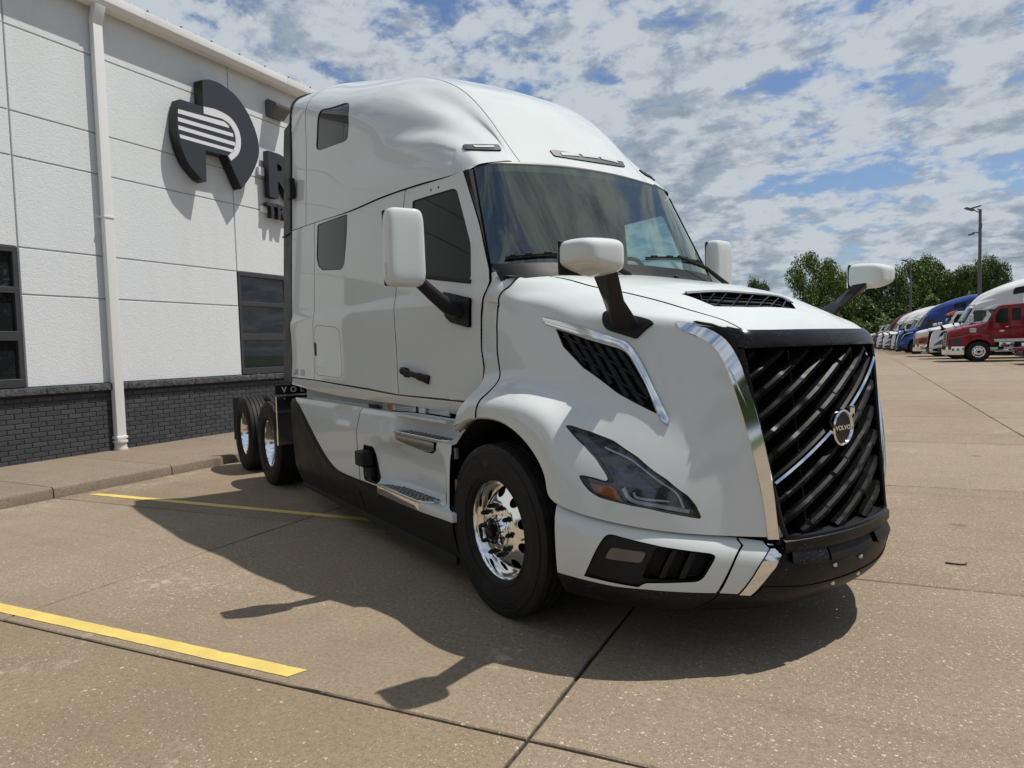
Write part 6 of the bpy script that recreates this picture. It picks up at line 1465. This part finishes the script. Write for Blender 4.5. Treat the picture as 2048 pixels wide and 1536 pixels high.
def daycab(label,loc,rz,body,trim,bump,visor=None,group='road tractors parked in a row across the yard',detail=True,stack=True,fender=None):
    t=empty('day_cab_truck',loc,rz,label,'truck',group)
    fender=fender or body
    # hood: sections along x, half profile mirrored
    def loft(secs,name,m_,bev=0):
        rows=[]
        for x,pr in secs:
            full=[(x,-y,z) for y,z in pr]+[(x,y,z) for y,z in pr[::-1][1:]] if pr[-1][0]==0 else [(x,-y,z) for y,z in pr]+[(x,y,z) for y,z in pr[::-1]]
            rows.append(np.array(full))
        b=MB(); n=len(rows[0]); V=[tuple(p) for r in rows for p in r]; b.add(V,[(k*n+i,k*n+i+1,(k+1)*n+i+1,(k+1)*n+i) for k in range(len(rows)-1) for i in range(n-1)]+[tuple(range(n))[::-1],tuple(range((len(rows)-1)*n,len(rows)*n))],True)
        return b.build(name,m_,t,bevel=bev)
    hood_s=[]
    for x,w,zt,zl in ((1.28,.66,1.50,.85),(1.22,.72,1.60,.85),(1.05,.78,1.66,.9),(.5,.88,1.80,1.1),(0,.94,1.90,1.15),(-.38,1.0,1.98,1.15)):
        hood_s.append((x,[(w,zl),(w+.01,zt-.35),(w,zt-.16),(w-.10,zt-.04),(w*.55,zt+.0),(0,zt+.02)]))
    loft(hood_s,'hood',body)
    cab_=[(-.38,1.12),(-.38,1.96),(-.50,2.16),(-.78,2.72),(-.95,2.80),(-1.9,2.86),(-2.03,2.80),(-2.06,1.12)]
    b=MB(); b.prism(cab_,-1.0,1.0,'y'); b.build('cab',body,t,bevel=.05,seg=3)
    for s in (-1,1):
        b=MB(); b.prism([(-.62,1.93),(-.60,2.10),(-.90,2.62),(-1.22,2.64),(-1.22,1.93)],s*1.002,s*1.010,'y'); b.build('side_window',M['tint'],t)
        b=MB(); b.prism([(-1.38,2.02),(-1.38,2.62),(-1.75,2.64),(-1.75,2.02)],s*1.002,s*1.010,'y'); b.build('rear_quarter_window',M['tint'],t)
        b=MB(); 
        for a,c in (((-.52,1.15),(-.52,1.98)),((-1.30,1.15),(-1.30,2.72)),((-.52,1.15),(-1.30,1.15))): b.tube([(a[0],s*1.003,a[1]),(c[0],s*1.003,c[1])],.006,4)
        b.build('door_seam',M['gap'],t)
        b=MB(); b.box(-1.24,-1.12,s*1.005-.012,s*1.005+.012,1.70,1.73); b.build('door_handle',M['chrome'],t)
        # fender with wheel arch
        out=[(1.30,1.18),(1.10,1.26),(.72,1.30),(.40,1.40),(.0,1.42),(-.36,1.36),(-.62,1.12),(-.70,.82),(-.58,.82)]
        arc=[(.60*math.cos(a),.5+.62*math.sin(a)) for a in np.linspace(R(150),R(18),14)]
        out+=arc[0:]+[(.66,.62),(1.30,.62)]
        b=MB(); b.prism(out,s*.86,s*1.20,'y'); b.build('fender',fender,t,bevel=.03,seg=3)
        b=MB(); b.prism([(1.18,.86),(1.20,1.10),(.98,1.22),(.72,1.16),(.78,.90)],s*1.203,s*1.213,'y'); b.box(1.30,1.315,s*.78 if s>0 else -1.17,s*1.17 if s>0 else -.78,.84,1.10); hl_=b.build('headlight',M['lamphouse'],t)
        if detail:
            b=MB(); b.box(.10,.36,s*.945-.02,s*.945+.02,1.30,1.40)
            b=MB(); [b.box(.08,.36,min(s*.90,s*.955),max(s*.90,s*.955),z0,z0+.10) for z0 in (1.48,1.60)]; b.build('hood_side_vent',M['alu'],t)
        b=MB(); b.tube([(-.60,s*1.0,2.05),(-.58,s*1.22,2.02)],.02,6); b.build('mirror_arm',M['blkplastic'],t)
        rbox('mirror_head',(-.60,s*1.30,2.18),(.12,.20,.48),trim if trim else body,t,.03)
        b=MB(); b.tube([(.62,s*.88,1.68),(.78,s*1.12,1.86),(.80,s*1.16,1.98)],.016,6); b.build('hood_mirror_arm',M['blkplastic'],t); rbox('hood_mirror_head',(.80,s*1.18,1.98),(.07,.16,.12),M['blkplastic'],t,.02)
        o=bpy.data.objects.new('front_wheel',WM[s]); COL.objects.link(o); o.parent=t; o.location=(0,0,.5)
        for x_ in (-3.6,-4.92):
            o=bpy.data.objects.new('drive_wheel',WM[s]); COL.objects.link(o); o.parent=t; o.location=(x_,0,.5)
        b=MB(); b.tube([(-1.75,s*.92,.66),(-2.75,s*.92,.66)],.30,20); b.build('fuel_tank',M['chrome'],t)
        rbox('battery_box',(-1.15,s*.98,.84),(.62,.34,.22),M['chrome'],t,.02); rbox('step_bar',(-1.15,s*1.08,.50),(.95,.22,.05),M['alu'],t,.01)
        if stack:
            b=MB(); b.tube([(-2.22,s*.80,1.3),(-2.22,s*.80,3.15)],.065,12); b.tube(spl([(-2.22,s*.80,3.15),(-2.23,s*.80,3.25),(-2.30,s*.80,3.33),(-2.40,s*.80,3.36)],4),.06,10); b.build('exhaust_stack',M['chrome'],t)
    fr_=[(-.40,2.0),(-.42,2.02),(-.535,2.20),(-.77,2.69)]
    b=MB(); b.add([(-.395,-.88,2.02),(-.395,.88,2.02),(-.775,.80,2.70),(-.775,-.80,2.70)],[(0,1,2,3)]); b.add([(-.378,-.90,2.0),(-.378,.90,2.0),(-.76,.82,2.71),(-.76,-.82,2.71)],[(0,1,2,3)]); b.build('windscreen',M['tint'],t)
    b=MB(); b.prism([(-.70,2.60),(-.44,2.62),(-.48,2.72),(-.80,2.84),(-.9,2.82)],-.95,.95,'y'); b.build('sun_visor',visor or M['alu'],t,bevel=.02)
    for y_ in (-.7,-.35,0,.35,.7):
        rbox('cab_light',(-.86,y_,2.85),(.14,.09,.05),M['amber'] if not detail else M['chrome'],t,.015)
    # grille and bumper
    b=MB(); b.box(1.24,1.31,-.52,.52,.80,1.47); b.build('grille',M['gloss'],t,bevel=.01)
    b=MB(); b.tube([(1.31,-.54,.80),(1.31,-.54,1.48),(1.31,.54,1.48),(1.31,.54,.80)],.022,6); [b.tube([(1.315,-.52,z0),(1.315,.52,z0)],.010,5) for z0 in (.95,1.1,1.25,1.38)]; b.build('grille_trim',M['chrome'],t)
    b=MB(); b.prism([(1.38,-1.0),(1.42,-.5),(1.42,.5),(1.38,1.0),(1.15,1.22),(.62,1.235),(.62,1.20),(1.12,1.16),(1.30,.9),(1.30,-.9),(1.12,-1.16),(.62,-1.20),(.62,-1.235),(1.15,-1.22)],.36,.78,'z'); b.build('bumper',bump,t,bevel=.01)
    b=MB(); [b.box(-5.6,1.1,y_-.04,y_+.04,.70,.96) for y_ in (-.42,.42)]; b.box(-.3,1.1,-.5,.5,.45,1.4); b.box(-4.8,-3.9,-.45,.45,1.0,1.1); b.tube([(0,-1.0,.45),(0,1.0,.45)],.08,8); b.tube([(-3.6,-1,.5),(-3.6,1,.5)],.1,8); b.tube([(-4.92,-1,.5),(-4.92,1,.5)],.1,8); b.build('chassis',M['frame'],t)
    if detail:
        b=MB(); b.box(-2.5,-2.3,-.6,.6,1.0,1.9); b.build('headache_rack',M['frame'],t)
        b=MB(); b.tube(spl([(-2.2,-.3,1.9),(-2.7,-.45,1.3),(-3.0,-.2,1.5),(-3.3,-.1,1.2)],5),.02,6); b.build('air_line',M['amber'],t)
        for s in (-1,1):
            v_=[(-.98+.11*math.cos(a),s*1.008,1.52+.05*math.sin(a)) for a in np.linspace(0,2*math.pi,20)[:-1]]; mk('door_emblem',v_,[tuple(range(19))],M['label_w'],t)
    return t
daycab('dark red day cab tractor with chrome bumper, nearest in the parked row',(5.68,40.2,gz(40.2)),HW,red,red,M['chrome']).scale=(.96,.96,.96)
daycab('white day cab tractor with orange fender and orange visor between blue and white sleepers',(5.25,51.0,gz(51)),HW,fwhite,fwhite,M['chrome'],visor=orange,fender=orange,detail=False)
for i,(bx,y,lab) in enumerate(((2.0,88.5,'nearer of the two small white day cabs at the far end of the row'),(1.7,94.5,'farther of the two small white day cabs at the far end of the row'))):
    daycab(lab,(bx+1.3,y,gz(y)),HW,fwhite,fwhite,M['chrome'],detail=False,stack=False)
# box trailer behind the row
tr=empty('box_trailer',(13,98,gz(98)),HW,'plain pale grey box trailer roof showing above the far tractors','trailer')
rbox('box',(-1,0,2.65),(14.5,2.6,2.85),mat('trailer_white',(.55,.56,.55),.45),tr,.03)
b=MB(); [b.box(-8.2,6.2,y_-1.31 if y_<0 else y_+1.30,y_-1.30 if y_<0 else y_+1.31,4.02,4.08) for y_ in (-.001,.001)]; b.build('top_rail',M['alu'],tr)
rbox('underframe',(-1,0,1.12),(14,1.2,.2),M['frame'],tr,.02)
for s in (-1,1):
    for x_ in (-5.5,-6.8):
        o=bpy.data.objects.new('trailer_wheel',WM[s]); COL.objects.link(o); o.parent=tr; o.location=(x_,0,.5)
b=MB(); [b.box(4.0,4.15,y_-.06,y_+.06,.05,1.1) for y_ in (-.9,.9)]; b.build('landing_leg',M['frame'],tr)
# red car nosing into the frame at the right edge
car=empty('parked_car',(7.66,36.0,gz(36)),HW+.06,'dark red car with its nose just inside the right edge of the photograph','car')
b=MB(); b.prism([(.92,.32),(.95,.55),(.90,.70),(.55,.82),(-.35,.95),(-.95,1.38),(-2.3,1.42),(-3.1,1.0),(-3.55,.98),(-3.6,.35)],-.9,.9,'y'); b.build('body',maroon,car,bevel=.07,seg=3)
b=MB(); b.prism([(-.42,.97),(-.97,1.34),(-2.25,1.37),(-2.95,1.0)],-.86,.86,'y'); b.prism([(-.45,1.0),(-.95,1.30),(-2.2,1.33),(-2.8,1.02)],-.905,.905,'y'); b.build('window',M['tint'],car)
for s in (-1,1):
    for x_ in (0,-2.7):
        b=MB(); b.lathe([(s*.72,.2),(s*.72,.33),(s*.90,.33),(s*.91,.2),(s*.89,0)],28,'y',(x_,0,.33)); b.build('wheel',M['tyre'],car); b=MB(); b.lathe([(s*.912,.21),(s*.905,0)],20,'y',(x_,0,.33)); b.build('rim',M['wheel'],car)
    rbox('headlight',(.86,s*.66,.66),(.16,.36,.11),M['lamphouse'],car,.03)
b=MB(); b.box(.93,.965,-.5,.5,.36,.52); b.build('grille',M['gloss'],car)
# light poles
def pole(x,y,h,lab):
    t=empty('light_pole',(x,y,gz(y)),0,lab,'light pole','tall yard light poles')
    b=MB(); b.tube([(0,0,0),(0,0,h)],[.13,.085],10); b.build('pole',M['steel'],t)
    b=MB(); b.tube([(0,0,0),(0,0,.7)],.28,12); b.build('base',CONC2,t)
    for sx,dz in ((-1,0),(-.45,.28)):
        b=MB(); b.tube([(0,0,h-.25+dz*.3),(sx*.35,-.1,h-.05+dz*.3)],.035,6); b.build('arm',M['steel'],t)
        rbox('lamp_head',(sx*.62,-.15,h+.05+dz*.35),(.55,.34,.09),M['steel'],t,.02,(0,.35 if sx<-.5 else -.25,.3))
    b=MB(); b.tube([(0,0,h-1.55),(-.45,-.1,h-1.5)],.03,6); b.build('bracket',M['steel'],t); rbox('camera_unit',(-.5,-.1,h-1.62),(.35,.16,.12),M['steel'],t,.03,(0,-.25,0)); rbox('junction_box',(.0,-.12,h-1.1),(.18,.14,.35),M['steel'],t,.02)
pole(7.95,54.6,9.7,'nearer tall light pole rising behind the white sleeper on the right')
pole(6.15,85.1,9.6,'farther light pole standing in front of the tree line')
# trees
def leafmat(name,c0,c1,c2):
    m=mat(name,c0,.55,0,0,.03,.35); g=NG(m); v=g.coord('World'); n=g.noise(v,.55,4,.6); n2=g.noise(v,3.5,2,.6); r=g.n('ShaderNodeNewGeometry').outputs['Random Per Island']
    c=g.mix(g.ramp(n,.35,.68),c0,c1); c=g.mix(g.m('MULTIPLY',r,.8),c,c2); 
    g.out(Base_Color=c); m.node_tree.nodes['Principled BSDF'].inputs['Transmission Weight'].default_value=0
    return m
LF=[leafmat('leaf_mid',(.068,.115,.016),(.12,.17,.028),(.08,.12,.020)),leafmat('leaf_dark',(.042,.078,.014),(.072,.11,.020),(.048,.078,.016)),leafmat('leaf_light',(.11,.155,.024),(.16,.20,.038),(.11,.145,.026))]
BARK=mat('bark',(.07,.055,.042),.9)
def crown_mesh(seed,w,h,nblob,nleaf,leaf,mt,low=.0,spiky=.0):
    rg=np.random.default_rng(seed); C_=[];Rr=[]
    for i in range(nblob):
        u=rg.random(); z=low+(1-low)*u; prof=math.sin(math.pi*min(1,max(.04,.12+.80*u)))**.7
        a=rg.random()*2*math.pi; r=prof*w/2*math.sqrt(rg.random())*.80
        C_.append((r*math.cos(a),r*math.sin(a),z*h)); Rr.append((.11+.13*rg.random())*min(w,h)*(1.05-.45*u))
    C_=np.array(C_); Rr=np.array(Rr); p=Rr**2/np.sum(Rr**2)
    k=rg.choice(nblob,nleaf,p=p); d=rg.normal(size=(nleaf,3)); d/=np.linalg.norm(d,axis=1,keepdims=True)
    rad=Rr[k]*(1-.5*rg.random(nleaf)**2.2)*(1+.22*rg.normal(size=nleaf)*.6); pos_=C_[k]+d*rad[:,None]*np.array([1,1,.85])
    n=d+rg.normal(size=(nleaf,3))*.65+np.array([0,0,.45]); n/=np.linalg.norm(n,axis=1,keepdims=True)
    t=np.cross(n,rg.normal(size=(nleaf,3))); t/=np.linalg.norm(t,axis=1,keepdims=True); b_=np.cross(n,t)
    s=leaf*(.55+.9*rg.random(nleaf))[:,None]
    q=np.stack([pos_+t*s*.9,pos_+b_*s*.5+n*s*.12,pos_-t*s*.9,pos_-b_*s*.5-n*s*.08],1).reshape(-1,3)
    me=bpy.data.meshes.new('crown'); me.vertices.add(len(q)); me.vertices.foreach_set('co',q.ravel()); me.loops.add(len(q)); me.loops.foreach_set('vertex_index',np.arange(len(q))); me.polygons.add(nleaf); me.polygons.foreach_set('loop_start',np.arange(nleaf)*4); me.update(calc_edges=True); me.materials.append(mt)
    return me,C_
_tm={}
def tree(px_xy,w,h,kind,lab,seed,grp='trees along the far side of the yard',z0=0):
    x,y=px_xy; t=empty('tree',(x,y,gz(y)+z0),random.random()*6,lab,'tree',grp)
    key=(kind,seed)
    if key not in _tm: _tm[key]=crown_mesh(seed*7+kind,1.0,1.0,64,17000,.019,LF[kind],low=.12)
    me,C_=_tm[key]; o=bpy.data.objects.new('crown',me); COL.objects.link(o); o.parent=t; o.scale=(w,w,h)
    b=MB(); b.tube([(0,0,-.3),(.02*w,0,h*.3),(0,.02*w,h*.62)],[h*.022,h*.016,h*.007],8)
    for i in range(7):
        c=C_[(i*5)%len(C_)]; b.tube([(.01*w,0,h*(.2+.04*i)),(c[0]*w*.5,c[1]*w*.5,h*(.2+.04*i)+(c[2]*h-h*.3)*.35),(c[0]*w*.9,c[1]*w*.9,c[2]*h)],[h*.009,h*.006,h*.003],5)
    b.build('trunk',BARK,t); return t
def at(px,d):
    yaw,pitch,roll=-0.4674,-0.0533,-0.028; Mx=cam.matrix_world.to_3x3(); v=Mx@Vector(((px-1024)/1332.43,(768-680)/1332.43,-1)); return (v.x*d,v.y*d)
TL=[(1483,118,7.2,9.5,1,'dark pine-like tree low on the left just right of the far mirror'),(1516,122,7.0,11.8,1,'dark tree with a ragged top right of the far mirror'),(1560,150,12,9.3,2,'pale rounded low tree in the gap of the tree line'),
(1612,103,6.9,13.6,0,'tall tree left of the gap, its crown standing free against the sky'),(1655,104,6.6,13.0,0,'tall tree whose crown touches its left neighbour by the right hood mirror'),(1690,106,5.5,11.2,2,'light green tree behind the right hood mirror arm'),
(1738,109,7.5,11.8,1,'dark tree behind the right hood mirror head'),(1778,107,7.5,11.6,1,'dark tree left of the farther light pole'),(1815,112,7.5,13.0,0,'rounded tree behind the farther light pole'),
(1850,114,8.0,14.2,0,'broad tree right of the farther light pole'),(1878,116,6.5,13.2,1,'dark round tree in the middle of the right-hand clump'),(1905,110,6.0,11.2,2,'lighter tree in a dip of the tree line above the blue tractor'),
(1935,108,6.5,11.8,0,'tree left of the nearer light pole'),(1968,106,6.5,12.8,2,'light green tree right of the nearer light pole'),(1993,103,5.6,12.6,1,'dark ragged tree ending the tree line on the right')]
TL+=[(1210,128,8,11,0,'tree behind the white tractor, far left of the tree line'),(1290,124,8,12,1,'dark tree hidden behind the white tractor cab'),(1360,126,8,11,2,'light tree behind the white tractor windscreen'),(1425,122,7,9,0,'low tree just behind the far mirror')]
for i,(px,d,w,h,k,lab) in enumerate(TL): tree(at(px,d),w,h,k,lab,i%5+1)
# lower wood that closes the tree line: one dense mass
rg=np.random.default_rng(9)
me,_c=crown_mesh(77,1,1,10,10,.03,LF[1]); V=[]
def mass(name,x0,x1,d0,d1,hh,n,mt,seed,lab):
    rg=np.random.default_rng(seed); px=rg.uniform(x0,x1,n); d=rg.uniform(d0,d1,n); 
    P=np.array([at(a,b_) for a,b_ in zip(px,d)]); ht=hh*(.72+.16*np.sin(px*.09+seed)+.12*np.sin(px*.031*2)); z=ht*(1-rg.random(n)**1.6*1.0)+rg.normal(size=n)*.25
    P=np.concatenate([P,np.maximum(z,.05)[:,None]+.29],1)
    nn=rg.normal(size=(n,3))+np.array([0,-.8,.7]); nn/=np.linalg.norm(nn,axis=1,keepdims=True); t=np.cross(nn,rg.normal(size=(n,3))); t/=np.linalg.norm(t,axis=1,keepdims=True); b_=np.cross(nn,t); s=(.14+.20*rg.random(n))[:,None]
    q=np.stack([P+t*s,P+b_*s*.6,P-t*s,P-b_*s*.6],1).reshape(-1,3)
    me=bpy.data.meshes.new(name); me.vertices.add(len(q)); me.vertices.foreach_set('co',q.ravel()); me.loops.add(len(q)); me.loops.foreach_set('vertex_index',np.arange(len(q))); me.polygons.add(n); me.polygons.foreach_set('loop_start',np.arange(n)*4); me.update(calc_edges=True); me.materials.append(mt)
    o=bpy.data.objects.new(name,me); COL.objects.link(o); tag(o,lab,'undergrowth',kind='stuff'); return o
mass('undergrowth',1585,2130,98,112,7.6,110000,LF[1],3,'dense dark undergrowth closing the foot of the tree line')
mass('undergrowth',1585,2130,96,100,4.6,30000,LF[0],5,'brushy green edge in front of the dark undergrowth')
mass('undergrowth',1420,1600,122,140,3.8,16000,LF[1],6,'low brush under the far left trees')
# trees on the other sides of the yard (they show in the glass, chrome and paint)
for i,(x,y,w,h) in enumerate(((46,-6,9,12),(50,8,10,13),(48,20,9,12),(53,33,11,14),(44,-20,9,12),(30,-34,10,13),(16,-38,9,12),(2,-36,10,12),(-12,-38,9,11),(62,45,11,13),(64,60,11,14))):
    tree((x,y),w,h,i%3,('broad','slender','rounded','tall','low')[i%5]+(' dark green',' mid green',' light green')[i%3]+(' tree across the grass to the east, outside the picture' if x>40 else ' tree on the south grass behind the photographer, outside the picture'),i%5+1,'trees around the grass outside the picture')
